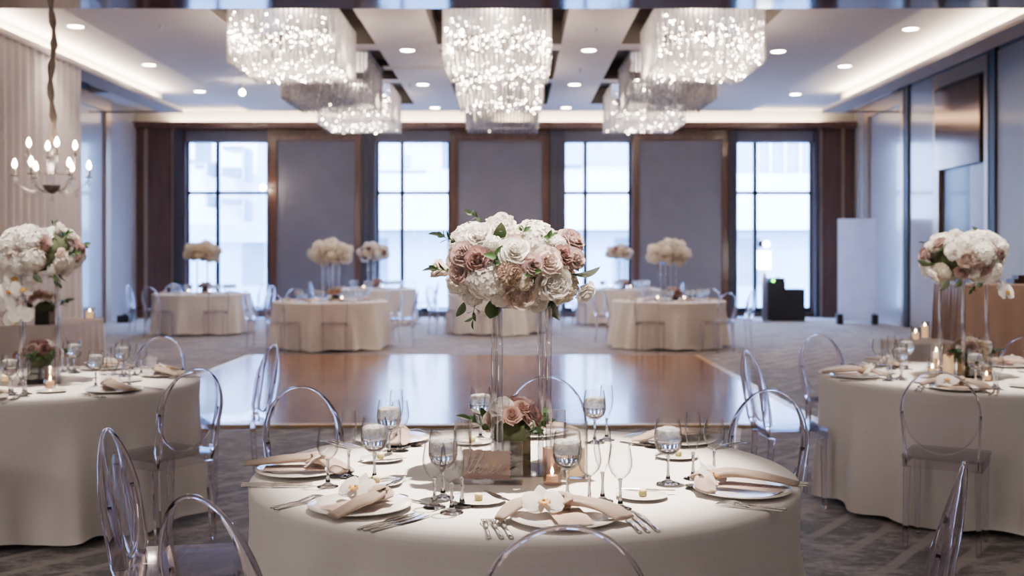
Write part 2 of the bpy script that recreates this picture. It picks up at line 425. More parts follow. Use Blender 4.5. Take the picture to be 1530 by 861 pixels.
# ceiling: outer ring, slightly lower middle panel with nine coffers
CXS = (-3.13, -.2, 2.7); CHY = (14.5, 17.9, 21.2); LX0, LX1, RX0, RX1 = -7.45, -6.97, 6.57, 7.0; LEND = 22.7
g = G(); g.smooth = False
MX0, MX1, MY0, MY1 = -6.1, 5.55, 11.5, 24.8; ZM = ZC - .11
coffers = [(cx - .98, cx + .98, cy - .5, cy + 2.42) for cx in CXS for cy in CHY]
xs = sorted({MX0, MX1, *[c[0] for c in coffers], *[c[1] for c in coffers]}); ys = sorted({MY0, MY1, *[c[2] for c in coffers], *[c[3] for c in coffers]})
for i in range(len(xs) - 1):
    for j in range(len(ys) - 1):
        mx, my = (xs[i] + xs[i + 1]) / 2, (ys[j] + ys[j + 1]) / 2
        if any(c[0] < mx < c[1] and c[2] < my < c[3] for c in coffers): continue
        g.quad((xs[i], ys[j], ZM), (xs[i], ys[j + 1], ZM), (xs[i + 1], ys[j + 1], ZM), (xs[i + 1], ys[j], ZM))
def ring(x0, x1, y0, y1, za, zb):
    for a, b in (((x0, y0), (x1, y0)), ((x1, y0), (x1, y1)), ((x1, y1), (x0, y1)), ((x0, y1), (x0, y0))):
        g.quad((a[0], a[1], za), (b[0], b[1], za), (b[0], b[1], zb), (a[0], a[1], zb))
ring(MX0, MX1, MY0, MY1, ZM, ZC)
for a in ((LX1 - .45, MX0, YB, D), (MX1, RX1 - .02, YB, D), (MX0, MX1, YB, MY0), (MX0, MX1, MY1, D)):
    g.quad((a[0], a[2], ZC), (a[0], a[3], ZC), (a[1], a[3], ZC), (a[1], a[2], ZC))
for x0, x1 in ((XL, LX1 - .45), (RX1 - .02, XR)):
    g.quad((x0, LEND, ZC), (x0, D, ZC), (x1, D, ZC), (x1, LEND, ZC))
    g.quad((x0, YB, ZP), (x0, LEND, ZP), (x1, LEND, ZP), (x1, YB, ZP))
    g.quad((x0, LEND, ZC), (x1, LEND, ZC), (x1, LEND, ZP), (x0, LEND, ZP))
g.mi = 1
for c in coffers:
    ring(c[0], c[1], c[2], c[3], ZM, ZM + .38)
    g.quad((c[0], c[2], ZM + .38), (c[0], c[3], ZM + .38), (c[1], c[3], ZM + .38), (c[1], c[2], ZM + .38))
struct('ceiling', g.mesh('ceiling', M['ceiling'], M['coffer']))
# roof slab keeps the sky out
struct('ceiling_slab', G().box((XL - .4, YB - .4, 5.6), (XR + .4, D + .35, 5.8)).mesh('ceiling_slab', M['wallpaint']))

# cove lips: troughs with a hidden lamp
for nm, x0, x1, s in (('trim_1', LX0, LX1, 1), ('trim_2', RX0, RX1, -1)):
    g = G(); zi = x1 if s > 0 else x0; zo = x0 if s > 0 else x1
    g.box((min(x0, x1), YB, 4.50), (max(x0, x1), LEND, 4.54)); g.mi = 1
    g.box((min(zi, zi - s * .03), YB, 4.54), (max(zi, zi - s * .03), LEND, 4.60)); g.mi = 2
    g.box((min(zo, zo + s * .03), YB, 4.54), (max(zo, zo + s * .03), LEND, ZP)); g.mi = 0
    xw = XL if s > 0 else XR
    g.box((min(zo, xw), LEND - .05, 4.50), (max(zo, xw), LEND, 4.54))
    struct(nm, g.mesh(nm, M['lip'], M['cove'], M['cove']))
    xm = (x0 + x1) / 2
    xl_ = zo + s * .12
    area((xl_, (10.5 + LEND) / 2, 4.68), (xl_, (10.5 + LEND) / 2, 6), 170, .12, LEND - 11, '#ffe9cc')

# far wall with four window openings
WIN = [(277, 400, 323), (562, 672, 600), (842, 943, 875), (1100, 1215, 1130)]
g = G(); e = XL - .3
for a, b, _ in WIN:
    g.box((e, D, 0), (fx(a), D + .3, 5.6)); g.box((fx(a), D, 4.47), (fx(b), D + .3, 5.6)); g.box((fx(a), D, 0), (fx(b), D + .3, .1)); e = fx(b)
g.box((e, D, 0), (XR + .3, D + .3, 5.6))
struct('wall_far', g.mesh('wall_far', M['wood']))
g = G(); g.box((XL, D - .02, 4.64), (XR, D, ZC)); struct('trim_3', g.mesh('trim_3', M['cove']))
g = G(); g.box((XL, D - .3, 4.50), (XR, D, 4.58)); g.mi = 1; g.box((XL, D - .3, 4.58), (XR, D - .27, 4.64))
struct('trim_4', g.mesh('trim_4', M['wood_frame'], M['wood_frame']))
area(((XL + XR) / 2, D - .15, 4.6), ((XL + XR) / 2, D - .15, 6), 120, 15.5, .12, '#ffe9cc')
for i, (a, b, m) in enumerate(WIN):
    x0, x1, xm = fx(a), fx(b), fx(m); zb, zt, zm = .23, fz(213), fz(288); y0, y1 = D + .12, D + .2
    g = G()
    g.box((x0, y0, .1), (x1, y1, zb)); g.box((x0, y0, zt), (x1, y1, 4.47))
    g.box((x0, y0, zb), (x0 + .06, y1, zt)); g.box((x1 - .06, y0, zb), (x1, y1, zt))
    g.box((xm - .05, y0, zb), (xm + .05, y1, zt)); g.box((x0, y0, zm - .04), (x1, y1, zm + .04))
    w = struct('window_%d' % (i + 1), g.mesh('window_frame', M['window_frame']))
    struct('pane', G().quad((x0, y0 + .04, zb), (x1, y0 + .04, zb), (x1, y0 + .04, zt), (x0, y0 + .04, zt)).mesh('pane', M['pane']), w)
    struct('blind_header', G().box((x0, D + .02, zt + .02), (x1, D + .1, 4.46)).mesh('blind_header', M['fabric_panel']), w)
    area(((x0 + x1) / 2, D + .05, (zb + zt) / 2), ((x0 + x1) / 2, 0, (zb + zt) / 2), 1, x1 - x0, zt - zb, portal=True)

# framed fabric panels between the windows
for i, (a, b) in enumerate(((405, 540), (675, 820), (945, 1087))):
    x0, x1 = fx(a), fx(b); zt = fz(203); y = D - .1
    g = G(); g.box((x0, y, .12), (x0 + .15, D, zt)); g.box((x1 - .15, y, .12), (x1, D, zt)); g.box((x0 + .15, y, zt - .12), (x1 - .15, D, zt)); g.box((x0, y, 0), (x1, D, .12))
    t = struct('trim_%d' % (5 + i), g.mesh('panel_frame', M['wood_frame']))
    struct('fabric_panel', G().box((x0 + .15, D - .05, .12), (x1 - .15, D - .005, zt - .12)).mesh('fabric_panel', M['fabric_panel']), t)
# corner pilasters
for nm, cuts in (('trim_8', ((205, 217, 'w'), (217, 223, 'b'), (223, 258, 'w'), (258, 262, 'b'))), ('trim_9', ((1222, 1227, 'b'), (1227, 1255, 'w'), (1255, 1260, 'b'), (1260, 1277, 'w')))):
    g = G()
    for a, b, k in cuts:
        g.mi = 0 if k == 'w' else 1; g.box((fx(a), D - (.12 if k == 'w' else .08), 0), (fx(b), D, 4.5))
    struct(nm, g.mesh(nm, M['wood_frame'], M['bronze']))

def pleats(x0, x1, y0, y1, z0, z1, n, amp, nz=10, seed=0):
    """pleated hanging cloth along the line (x0,y0)-(x1,y1)"""
    dx, dy = x1 - x0, y1 - y0; L = math.hypot(dx, dy); nx, ny = -dy / L, dx / L; r = random.Random(seed); ph = [r.uniform(0, TAU) for _ in range(4)]
    def fn(u, v):
        k = TAU * n * u + .7 * math.sin(TAU * 3 * u + ph[0]) + .5 * math.sin(TAU * 7.3 * u + ph[1])
        a = amp * (.45 + .55 * v) * math.sin(k + .35 * v * math.sin(9 * u + ph[2]))
        return (x0 + dx * u + nx * a, y0 + dy * u + ny * a, z1 + (z0 - z1) * v)
    return G().grid(fn, int(n * 10), nz)
for i, (a, b, w) in enumerate(((262, 276, 'first window, beside the walnut corner'), (542, 562, 'second window'), (822, 842, 'third window'), (1088, 1100, 'fourth window, beside the last grey panel'), (1214, 1222, 'fourth window, beside the walnut corner'))):
    solo('window_curtain', pleats(fx(a), fx(b), D - .16, D - .16, .01, 4.46, 4 + i % 2, .03, seed=i).mesh('window_curtain', M['curtain']),
         'charcoal floor-length curtain at the edge of the ' + w, 'curtain', Matrix.Identity(4))

# side walls
def side_wall(nm, X, s):
    g = G(); g.box((min(X, X + s * .3), YB, 0), (max(X, X + s * .3), D + .3, 5.6)); return struct(nm, g.mesh(nm, M['side_panel']))
side_wall('wall_right', XR, 1); side_wall('wall_left', XL, -1)
struct('wall_back', G().box((XL - .3, YB - .3, 0), (XR + .3, YB, 5.6)).mesh('wall_back', M['wallpaint']))
def bay(nm, X, s, y0, y1, fill, top=4.92, fw=.28):
    """bronze framed bay on a side wall; s = +1 for the right wall"""
    g = G(); a, b = (X - .1, X - .001) if s > 0 else (X + .001, X + .1)
    g.box((a, y0, 0), (b, y0 + fw * .5, top)); g.box((a, y1 - fw, 0), (b, y1, top)); g.box((a, y0 + fw * .5, top - fw), (b, y1 - fw, top))
    t = struct(nm, g.mesh(nm, M['bronze'])); a2, b2 = (X - .03, X - .001) if s > 0 else (X + .001, X + .03)
    for pn, z0, z1, m in fill:
        struct(pn, G().box((a2, y0 + fw * .5, z0), (b2, y1 - fw, z1)).mesh(pn, M[m]), t)
def strip(nm, X, s, y0, y1, m, z0=0, z1=4.92, d=.05):
    a, b = (X - d, X - .001) if s > 0 else (X + .001, X + d)
    struct(nm, G().box((a, y0, z0), (b, y1, z1)).mesh(nm, M[m]))
strip('trim_10', XR, 1, 24.7, 25.45, 'side_panel')
bay('trim_11', XR, 1, 22.2, 24.66, (('fabric_panel', 0, 4.64, 'lacquer'),))
strip('trim_12', XR, 1, 21.95, 22.18, 'black_gap', z1=5.2, d=.09)
strip('trim_13', XR, 1, 20.65, 21.93, 'lacquer')
bay('trim_14', XR, 1, 18.25, 20.62, (('dark_panel', 0, 3.09, 'dark_wood'), ), fw=.26)
struct('trim_23', G().box((XR - .05, 18.5, 0), (XR - .031, 19.05, 3.08)).mesh('trim_23', M['lacquer']))  # pale glossy strip put in for a bright window reflection
strip('trim_15', XR, 1, 18.0, 18.22, 'black_gap', z1=5.2, d=.09)
strip('trim_16', XR, 1, 12.6, 17.98, 'side_panel')
strip('trim_17', XR, 1, 12.4, 12.58, 'black_gap', z1=5.2, d=.09)
strip('trim_18', XR, 1, YB, LEND, 'frieze', 4.95, 5.24, .02)
strip('trim_19', XL, -1, YB, LEND, 'frieze', 4.95, 5.24, .02)
bay('trim_20', XL, -1, 21.4, 23.7, (('glossy_panel', 0, 4.64, 'lacquer'),))
strip('trim_21', XL, -1, 23.75, 25.45, 'lacquer', z1=4.6)
strip('trim_22', XL, -1, 17.6, 21.3, 'lacquer')
# bronze-tinted mirror panel hung high in the right bay
mp = G().box((XR - .13, 18.5, 3.1), (XR - .035, 20.45, 4.62))
M['mirror'] = pbr('bronze_mirror', '#8d7468', .14, .85, var=.04, nscale=2)
solo('wall_mirror', mp.mesh('wall_mirror', M['mirror']), 'bronze tinted mirror panel hung high in the framed bay above the tan bar', 'mirror', Matrix.Identity(4))
for nm, X, s in (('baseboard_right', XR, 1), ('baseboard_left', XL, -1)): strip(nm, X, s, YB, 12.3, 'dark_wood', 0, .14, .02)

# soffit crossing the room overhead
g = G(); g.box((XL, 9.9, 4.125), (XR, 11.45, 5.3)); struct('ceiling_beam', g.mesh('ceiling_beam', M['soffit']))

# white drape along the left
solo('wall_drape', pleats(-7.02, -7.02, 8.0, 17.4, .01, 4.5, 40, .075, 8, 3).mesh('wall_drape', M['drape']),
     'tall pleated white drape hanging beneath the cove behind the crystal candelabra', 'drape', Matrix.Identity(4))

# outside: pale office block across the street
yb = 46.0
bm = [('facade', G().box((-40, yb, -6), (40, yb + 4, 24)).mesh('facade', M['concrete'])),
      ('lower_facade', G().box((-40, yb - .3, -6), (40, yb, 2.5)).mesh('lower_facade', M['concrete2'])),
      ('ledge', G().box((-40, yb - 1.2, 2.55), (40, yb, 4.9)).mesh('ledge', M['concrete']))]
for k in range(15):
    x = -38 + k * 5.3
    bm.append(('window', G().box((x, yb - .35, .2), (x + .9, yb - .28, 2.2)).mesh('window', M['far_glass'])))
    bm.append(('balcony_slab', G().box((x + .5, yb - .8, 6.9), (x + 3.4, yb, 7.25)).mesh('balcony_slab', M['concrete2'])))
    bm.append(('window', G().box((x + 3.2, yb - .06, 5.2), (x + 3.9, yb + .01, 8.6)).mesh('window', M['far_glass'])))
def bx_(nm, px0, px1, py0, py1, y, dep, m):
    k = y / F; bm.append((nm, G().box(((px0 - CX) * k, y, H + (HY - py1) * k), ((px1 - CX) * k, y + dep, H + (HY - py0) * k)).mesh(nm, M[m])))
for q in ((840, 1000, 213, 246, 45.9, .1, 'concrete2'), (1100, 1130, 213, 262, 45.9, .1, 'concrete2'), (1136, 1216, 213, 262, 45.9, .1, 'concrete2')): bx_('upper_facade', *q)
for q in ((1150, 1153, 213, 262, 45.7, .2, 'concrete'), (1172, 1175, 213, 262, 45.7, .2, 'concrete'), (1195, 1198, 213, 262, 45.7, .2, 'concrete')): bx_('pilaster', *q)
bx_('ledge_line', 568, 636, 255, 261, 45.8, .2, 'far_glass'); bx_('window', 600, 612, 232, 250, 45.9, .1, 'concrete2')
bx_('curtain_wall', 385, 404, 190, 340, 42, 1, 'concrete2')
for q in ((331, 360, 250, 263), (331, 362, 297, 305), (276, 308, 238, 243), (333, 362, 218, 224)): bx_('balcony_slab', *q, 43, 1.5, 'far_glass')
for q in ((305, 309, 243, 262), (305, 309, 290, 309), (361, 365, 220, 270), (361, 365, 299, 330)): bx_('balcony_fin', *q, 43, 1.5, 'concrete2')
bx_('terrace_wall', 270, 404, 335, 362, 41.5, 1, 'concrete2')
thing('exterior_building', 'pale concrete office block with ledges, seen through the far windows', 'building', Matrix.Identity(4), bm)
o = struct('exterior_ground', G().quad((-60, D + .4, -6), (60, D + .4, -6), (60, 60, -6), (-60, 60, -6)).mesh('exterior_ground', M['asphalt']))

# ------------------------------------------------------------------ dance floor
dx0, dx1, dy0, dy1 = -3.78, 2.66, 9.3, 15.7
thing('dance_floor', 'glossy wooden dance floor laid over the carpet beyond the number-card table', 'dance floor', T((dx0 + dx1) / 2, (dy0 + dy1) / 2, 0), [
    ('parquet_surface', G().box((-(dx1 - dx0) / 2, -(dy1 - dy0) / 2, .001), ((dx1 - dx0) / 2, (dy1 - dy0) / 2, .025)).mesh('parquet', M['parquet'])),
    *[('edge_trim', G().sweep([(a[0], a[1], .013), (b[0], b[1], .013)], .026, .08, (b[1] - a[1], -(b[0] - a[0]), 0)).mesh('edge_trim', M['gold'])) for a, b in
      [((-(dx1 - dx0) / 2, -(dy1 - dy0) / 2 - .04), ((dx1 - dx0) / 2, -(dy1 - dy0) / 2 - .04)), (((dx1 - dx0) / 2 + .04, -(dy1 - dy0) / 2 - .08), ((dx1 - dx0) / 2 + .04, (dy1 - dy0) / 2)), ((-(dx1 - dx0) / 2 - .04, -(dy1 - dy0) / 2 - .08), (-(dx1 - dx0) / 2 - .04, (dy1 - dy0) / 2))]]])

# ------------------------------------------------------------------ ceiling chandeliers
def crystal_block(seed, w=1.45, L=1.9, h=.78):
    r = random.Random(seed); g = G(); g.smooth = False
    def rod(x, y, z0, z1, rr):
        b = len(g.v)
        for z in (z1, z0 + rr):
            for a, c in ((-1, 0), (0, -1), (1, 0), (0, 1)): g.v.append(Vector((x + a * rr, y + c * rr, z)))
        g.v.append(Vector((x, y, z0)))
        for k in range(4):
            k2 = (k + 1) % 4; g.face(b + k, b + 4 + k, b + 4 + k2, b + k2); g.face(b + 4 + k, b + 8, b + 4 + k2)
    nx, ny = 21, 28
    for i in range(nx + 1):
        for j in range(ny + 1):
            edge = i in (0, nx) or j in (0, ny); near = i in (1, nx - 1) or j in (1, ny - 1)
            if not edge and (i + j) % 2: continue
            x = (i / nx - .5) * w + r.uniform(-.006, .006); y = (j / ny - .5) * L + r.uniform(-.006, .006)
            z0 = r.uniform(-.012, .012)
            top = h if edge else (r.uniform(.35, h) if near else r.uniform(.14, .3))
            rod(x, y, z0, top, .014 if edge else .011)
    return g
CH_BLOCKS = [crystal_block(k).mesh('crystal_rods', M['crystal']) for k in range(3)]
CH_DIM = [recolor(m, M['crystal_painted_dim']) for m in CH_BLOCKS]
ch_plate = G().box((-.74, -.97, .78), (.74, .97, .8)).mesh('ceiling_plate', M['steel'])
def bulbs_mesh(seed, n):
    r = random.Random(seed); g = G()
    for k in range(n):
        side = r.random()
        if side < .55: x, y, z = r.uniform(-.7, .7), r.uniform(-.955, -.86), r.triangular(.05, .7, .3)
        elif side < .7: x, y, z = r.choice((-1, 1)) * r.uniform(.62, .715), r.uniform(-.9, .9), r.uniform(.08, .5)
        else: x, y, z = r.uniform(-.68, .68), r.uniform(-.9, .9), r.uniform(-.01, .07)
        g.sphere((x, y, z), r.choice((.004, .005, .007, .009, .013)), 6)
    return g
hang = G()
for x in (-.5, .5):
    for y in (-.7, .7): hang.tube([(x, y, .8), (x, y, 1.01)], .01, 6)
hang = hang.mesh('hanger_rod', M['steel'])
row = ('front', 'middle', 'back'); colm = ('over the dance floor\'s left side', 'in the centre row', 'over the dance floor\'s right side')
for i, cx in enumerate(CXS):
    for j, cy in enumerate(CHY):
        lit = (j == 0) or (j == 1 and i == 1) or (j == 2 and i != 1)
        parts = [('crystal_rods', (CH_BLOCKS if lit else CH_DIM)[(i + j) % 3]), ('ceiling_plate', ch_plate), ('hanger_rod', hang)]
        if lit: parts.append(('sparkling_bulbs', bulbs_mesh(i * 3 + j, 330 if j == 0 else 220).mesh('sparkling_bulbs', M['bulb_clear'])))
        else: parts.append(('sparkling_bulbs', bulbs_mesh(i * 3 + j, 8).mesh('sparkling_bulbs', M['bulb_clear'])))
        t = thing('crystal_chandelier', ('glittering' if lit else 'dim grey') + ' square crystal rod chandelier, %s one %s' % (row[j], colm[i]), 'chandelier', T(cx, cy + .95, 4.1), parts, 'square crystal chandeliers over the dance floor')
        for ch in t.children:
            if ch.name.startswith(('sparkling_bulbs', 'crystal_rods')): ch['kind'] = 'stuff'
        if lit:
            l = bpy.data.lights.new('lamp', 'POINT'); l.energy = 62 if j == 0 else 48; l.shadow_soft_size = .25; l.color = lin('#ffe2c2')[:3]
            lo = bpy.data.objects.new('chandelier_lamp', l); COL.objects.link(lo); lo.location = (cx, cy + .95, 4.42)

# downlights and small ceiling fittings
dl_ring = G().lathe([(.11, -.004), (.12, -.012), (.135, -.008), (.135, 0)], 20).mesh('trim_ring', M['ceiling'])
dl_disc = G().lathe([(.001, -.006), (.112, -.006)], 20).mesh('lens', M['lamp_white'])
DL = [(6.06, 16.28, 'beside the right cove, first of three'), (6.06, 19.5, 'beside the right cove, second of three'), (6.06, 22.9, 'beside the right cove, last of three'),
      (-6.56, 16.1, 'beside the left cove, first of three'), (-6.56, 19.35, 'beside the left cove, second of three'), (-6.56, 22.5, 'beside the left cove, last of three'),
      (-1.7, 17.4, 'left of the centre chandeliers, first of three'), (1.25, 17.4, 'right of the centre chandeliers, first of three'), (-1.74, 20.9, 'left of the centre chandeliers, second of three'),
      (1.22, 20.9, 'right of the centre chandeliers, second of three'), (-1.74, 24.2, 'left of the centre chandeliers, last of three'), (1.22, 24.2, 'right of the centre chandeliers, last of three'), (4.35, 17.5, 'beyond the right front chandelier')]
for x, y, w in DL:
    z = ZC if abs(x) > 5.6 else ZM
    thing('ceiling_light', 'small round recessed downlight ' + w, 'ceiling light', T(x, y, z), [('trim_ring', dl_ring), ('lens', dl_disc)], 'recessed downlights')
    spot((x, y, z - .03), (x, y, 0), 70, 100, '#ffe6d2', .8, .08)
spr = G().lathe([(.03, 0), (.03, -.02), (.012, -.025), (.012, -.05), (.035, -.055), (.001, -.06)], 10).mesh('sprinkler', M['steel'])
for px, py, w in ((240, 38, 'beside the front left chandelier'), (1238, 42, 'beside the front right chandelier'), (892, 42, 'right of the front centre chandelier'), (867, 103, 'right of the middle centre chandelier'), (612, 125, 'left of the middle centre chandelier')):
    y = (ZM - H) * F / (HY - py); solo('ceiling_sprinkler', spr, 'tiny metal ceiling sprinkler ' + w, 'sprinkler', T((px - CX) * y / F, y, ZM), 'ceiling sprinklers')
vg = G()
for k in range(6): vg.box((-.5, -.13 + k * .05, -.012), (.5, -.11 + k * .05, 0))
vg.box((-.54, -.17, -.008), (.54, -.14, 0)); vg.box((-.54, .15, -.008), (.54, .18, 0)); vg.box((-.54, -.17, -.008), (-.5, .18, 0)); vg.box((.5, -.17, -.008), (.54, .18, 0))
solo('ceiling_vent', vg.mesh('ceiling_vent', M['ceiling']), 'slim slotted air vent in the ceiling beside the centre chandelier', 'vent', T(-1.75, 19.05, ZM))
ps_y = 20.5; ps_x = (362 - CX) * ps_y / F
thing('pendant_spotlight', 'small glowing spotlight on a short stem beneath the left ceiling', 'spotlight', T(ps_x, ps_y, ZM), [
    ('stem', G().tube([(0, 0, 0), (0, 0, -.17)], .02, 8).mesh('stem', M['steel'])), ('lamp_head', G().sphere((0, 0, -.22), .055, 12).mesh('lamp_head', M['bulb_clear']))])
py_ = 25.2
thing('wall_spotlight', 'tiny dazzling warm spotlight at the first window\'s right edge', 'spotlight', T((393 - CX) * py_ / F, py_, H + 101 * py_ / F), [
    ('lamp_head', G().sphere((0, 0, 0), .07, 12).mesh('lamp_head', M['bulb'])), ('bracket', G().tube([(0, .05, 0), (.05, .2, .0), (.22, .33, 0)], .015, 8).mesh('bracket', M['steel']))])

# ------------------------------------------------------------------ tables
R = .915
def cloth_mesh(seed, chairs=(), Rt=R, N=340, puddle=.5):
    r = random.Random(seed); ph = [r.uniform(0, TAU) for _ in range(4)]
    zs = [.738, .72, .69, .64, .58, .5, .4, .3, .2, .12, .06, .025]
    nf = 19; ridges = [(TAU * (i + r.uniform(-.3, .3)) / nf, r.uniform(.35, 1.0), r.uniform(.055, .1), r.uniform(.1, .75), r.uniform(-.05, .05)) for i in range(nf)]
    def fold(a, t):
        h = 0
        for c, am, w, st, lean in ridges:
            d = (a - c - lean * t + PI) % TAU - PI; k = max(0, t - st * .35) / (1 - st * .35)
            if abs(d) < .5: h += am * k ** .85 * math.exp(-(d / (w * (.75 + .45 * t))) ** 2)
        return h
    def damp(a):
        d = 1
        for c in chairs:
            dd = abs((a - c + PI) % TAU - PI); d = min(d, .0 + 1.0 * min(1, max(0, (dd - .17) / .18)))
        return d
    g = G()
    def P(i, rad, z): a = TAU * i / N; return Vector((rad * math.cos(a), rad * math.sin(a), z))
    rings = [[P(i, rr, .75) for i in range(N)] for rr in (.02, .3, .6, Rt - .03, Rt - .008)]
    rings.append([P(i, Rt, .747) for i in range(N)])
    for z in zs:
        t = (.745 - z) / .745; ringp = []
        for i in range(N):
            a = TAU * i / N; ff = fold(a, t) * .185; dm = damp(a)
            base = Rt + .004 - .022 * t ** .8
            rr = base + ff * (.45 + .55 * dm)
            zz = z
            if z < .13:
                hem = .02 + .022 * math.sin(4 * a + ph[1]) * math.sin(9 * a + ph[2]); zz = z + max(-.018, hem) * (1 if z < .03 else .4) - .012
                if z < .03: zz = max(.004, zz); rr += dm * puddle * .05 * max(0, math.sin(5 * a + ph[3]))
            ringp.append(P(i, rr, zz))
        rings.append(ringp)
    c = len(g.v); g.v.append(Vector((0, 0, .75)))
    for rp in rings: g.v += rp
    for i in range(N): g.face(0, 1 + i, 1 + (i + 1) % N)
    for j in range(len(rings) - 1):
        for i in range(N):
            i2 = (i + 1) % N; a = 1 + j * N; g.face(a + i, a + N + i, a + N + i2, a + i2)
    return g.mesh('tablecloth', M['linen'])

# ------------------------------------------------------------------ ghost chairs
def chair_parts():
    def yb(z): return -.19 - .085 * max(0, (z - .45) / .47) ** 1.25
    sx = lambda z: .168 + .018 * min(1, max(0, (z - .45) / .24))
    g = G(); pts = []
    for z in (.42, .5, .58, .66, .70): pts.append((-sx(z), yb(z), z))
    for k in range(1, 44):
        a = PI - PI * k / 44; z = .70 + .213 * math.sin(a); pts.append((.186 * math.cos(a), yb(z), z))
    for z in (.70, .66, .58, .5, .42): pts.append((sx(z), yb(z), z))
    dep = [.012 + .046 * min(1, max(0, (.885 - z) / .2)) ** .8 for _, _, z in pts]
    dep[0] = dep[-1] = .004
    frame = g.bar(pts, [.003] + [.0105] * (len(pts) - 2) + [.003], dep).mesh('back_frame', M['acrylic'])
    g = G()
    def pan(off):
        def fn(u, v):
            a = TAU * u; rr = v; x = .181 * rr * math.cos(a); z = .70 + .207 * rr * math.sin(a)
            return (x, yb(z) + off - .028 * (1 - rr * rr), z)
        return fn
    g.mi = 1; g.grid(pan(0), 32, 6, True); g.mi = 0
    g.bar([(.181 * math.cos(a), yb(.70 + .207 * math.sin(a)) + .004, .70 + .207 * math.sin(a)) for a in [PI + PI * k / 36 for k in range(37)]], .008, .014)
    back = g.mesh('backrest', M['acrylic'], M['sheet'])
    g = G(); n = 6; out = []
    def outline(w, d0, d1, rc):
        p = []
        for cx, cy, a0 in ((w - rc, d1 - rc, 0), (-w + rc, d1 - rc, PI / 2), (-w + rc, d0 + rc, PI), (w - rc, d0 + rc, 1.5 * PI)):
            for k in range(4): a = a0 + PI / 2 * k / 3; p.append((cx + rc * math.cos(a), cy + rc * math.sin(a)))
        return p
    def prism(o, z0, z1):
        b = len(g.v); m = len(o); sm = g.smooth; g.smooth = False
        for z in (z0, z1): g.v.extend(Vector((x, y, z)) for x, y in o)
        for k in range(m): k2 = (k + 1) % m; g.face(b + k, b + k2, b + m + k2, b + m + k)
        g.face(*[b + k for k in range(m)][::-1]); g.face(*[b + m + k for k in range(m)]); g.smooth = sm
    prism(outline(.195, -.2, .165, .03), .458, .472); seat = g.mesh('seat', M['sheet'])
    g = G()
    for a, b in (((-.185, -.19), (.185, -.19)), ((.185, -.19), (.185, .155)), ((.185, .155), (-.185, .155)), ((-.185, .155), (-.185, -.19))):
        g.sweep([(a[0], a[1], .436), (b[0], b[1], .436)], .007, .042, (0, 0, 1))
    apron = g.mesh('apron', M['sheet'])
    def leg(x, y, bx, by):
        g = G(); g.sweep([(x, y, .414), (bx, by, .012)], [.032, .022], [.032, .022]); g.sweep([(bx, by, .011), (bx, by, 0.001)], .016, .016); return g.mesh('leg', M['acrylic'])
    legs = [leg(-.168, -.172, -.172, -.2), leg(.168, -.172, .172, -.2), leg(-.168, .138, -.168, .14), leg(.168, .138, .168, .14)]
    return [('seat', seat), ('apron', apron), ('backrest', back), ('back_frame', frame)] + [('leg', l) for l in legs]
CHAIR = chair_parts()
CLOCK = {0: 'three', 30: 'two', 60: 'one', 90: 'twelve', 120: 'eleven', 150: 'ten', 180: 'nine', 210: 'eight', 240: 'seven', 270: 'six', 300: 'five', 330: 'four'}
def oclock(deg): return CLOCK[int(round(deg / 30.0) * 30) % 360]
def chair(cx, cy, deg, tname, r=1.13, tilt=0, hour=None):
    a = math.radians(deg); x, y = cx + r * math.cos(a), cy + r * math.sin(a)
    return thing('ghost_chair', 'clear acrylic chair with oval back, %s o\'clock at the %s' % (hour or oclock(deg), tname), 'chair', T(x, y, 0, a + PI / 2 + tilt), CHAIR, 'clear acrylic chairs around the ' + tname)

# ------------------------------------------------------------------ tableware meshes
def glassware(kind):
    if kind == 'water': bowl = [(.0065, .088), (.02, .094), (.036, .108), (.0445, .13), (.045, .15), (.042, .18), (.038, .206)]; fr = .037
    elif kind == 'wine': bowl = [(.0055, .085), (.016, .092), (.028, .105), (.035, .125), (.0355, .14), (.032, .165), (.0285, .188)]; fr = .034
    elif kind == 'flute': bowl = [(.005, .085), (.012, .1), (.021, .122), (.0265, .15), (.027, .17), (.025, .2), (.0235, .219)]; fr = .033
    zb = bowl[0][1]
    g = G(); g.lathe(bowl, 28); g.lathe([(r - .0014, z + .001) for r, z in bowl[::-1][:-1]], 28); g.mi = 1
    g.lathe([(.0005, .0), (fr, .0), (fr, .002), (fr * .6, .005), (.009, .012), (.005, .03), (.0042, .055), (.005, zb - .008), (.0068, zb + .001), (.003, zb + .004), (.0005, zb + .005)], 24)
    return g.mesh(kind + '_glass', M['bowl_glass'], M['stem_glass'])
GL = {k: glassware(k) for k in ('water', 'wine', 'flute')}
WATER = G().lathe([(.0005, .0935), (.018, .096), (.034, .109), (.0425, .13), (.0430, .14), (.0005, .14)], 28).mesh('water', M['water'])
ICE = G().lathe([(.0005, .1405), (.0428, .1405), (.0428, .15), (.0412, .172), (.036, .177), (.02, .181), (.0005, .178)], 28).mesh('crushed_ice', M['ice'])
PLATE = G().lathe([(.0005, .004), (.085, .004), (.1, .006), (.15, .0145), (.1515, .016), (.150, .0175), (.102, .0095), (.088, .0075), (.0005, .0075)], 56).mesh('dinner_plate', M['china'])
SIDE = G().lathe([(.0005, .003), (.045, .003), (.078, .0095), (.079, .0105), (.0775, .0115), (.046, .006), (.0005, .006)], 40).mesh('bread_plate', M['china'])
BUTTER = G().tube([(0, 0, 0), (0, 0, .004), (0, 0, .018), (0, 0, .022)], [.010, .0125, .0125, .009], 10).mesh('butter', M['butter'])

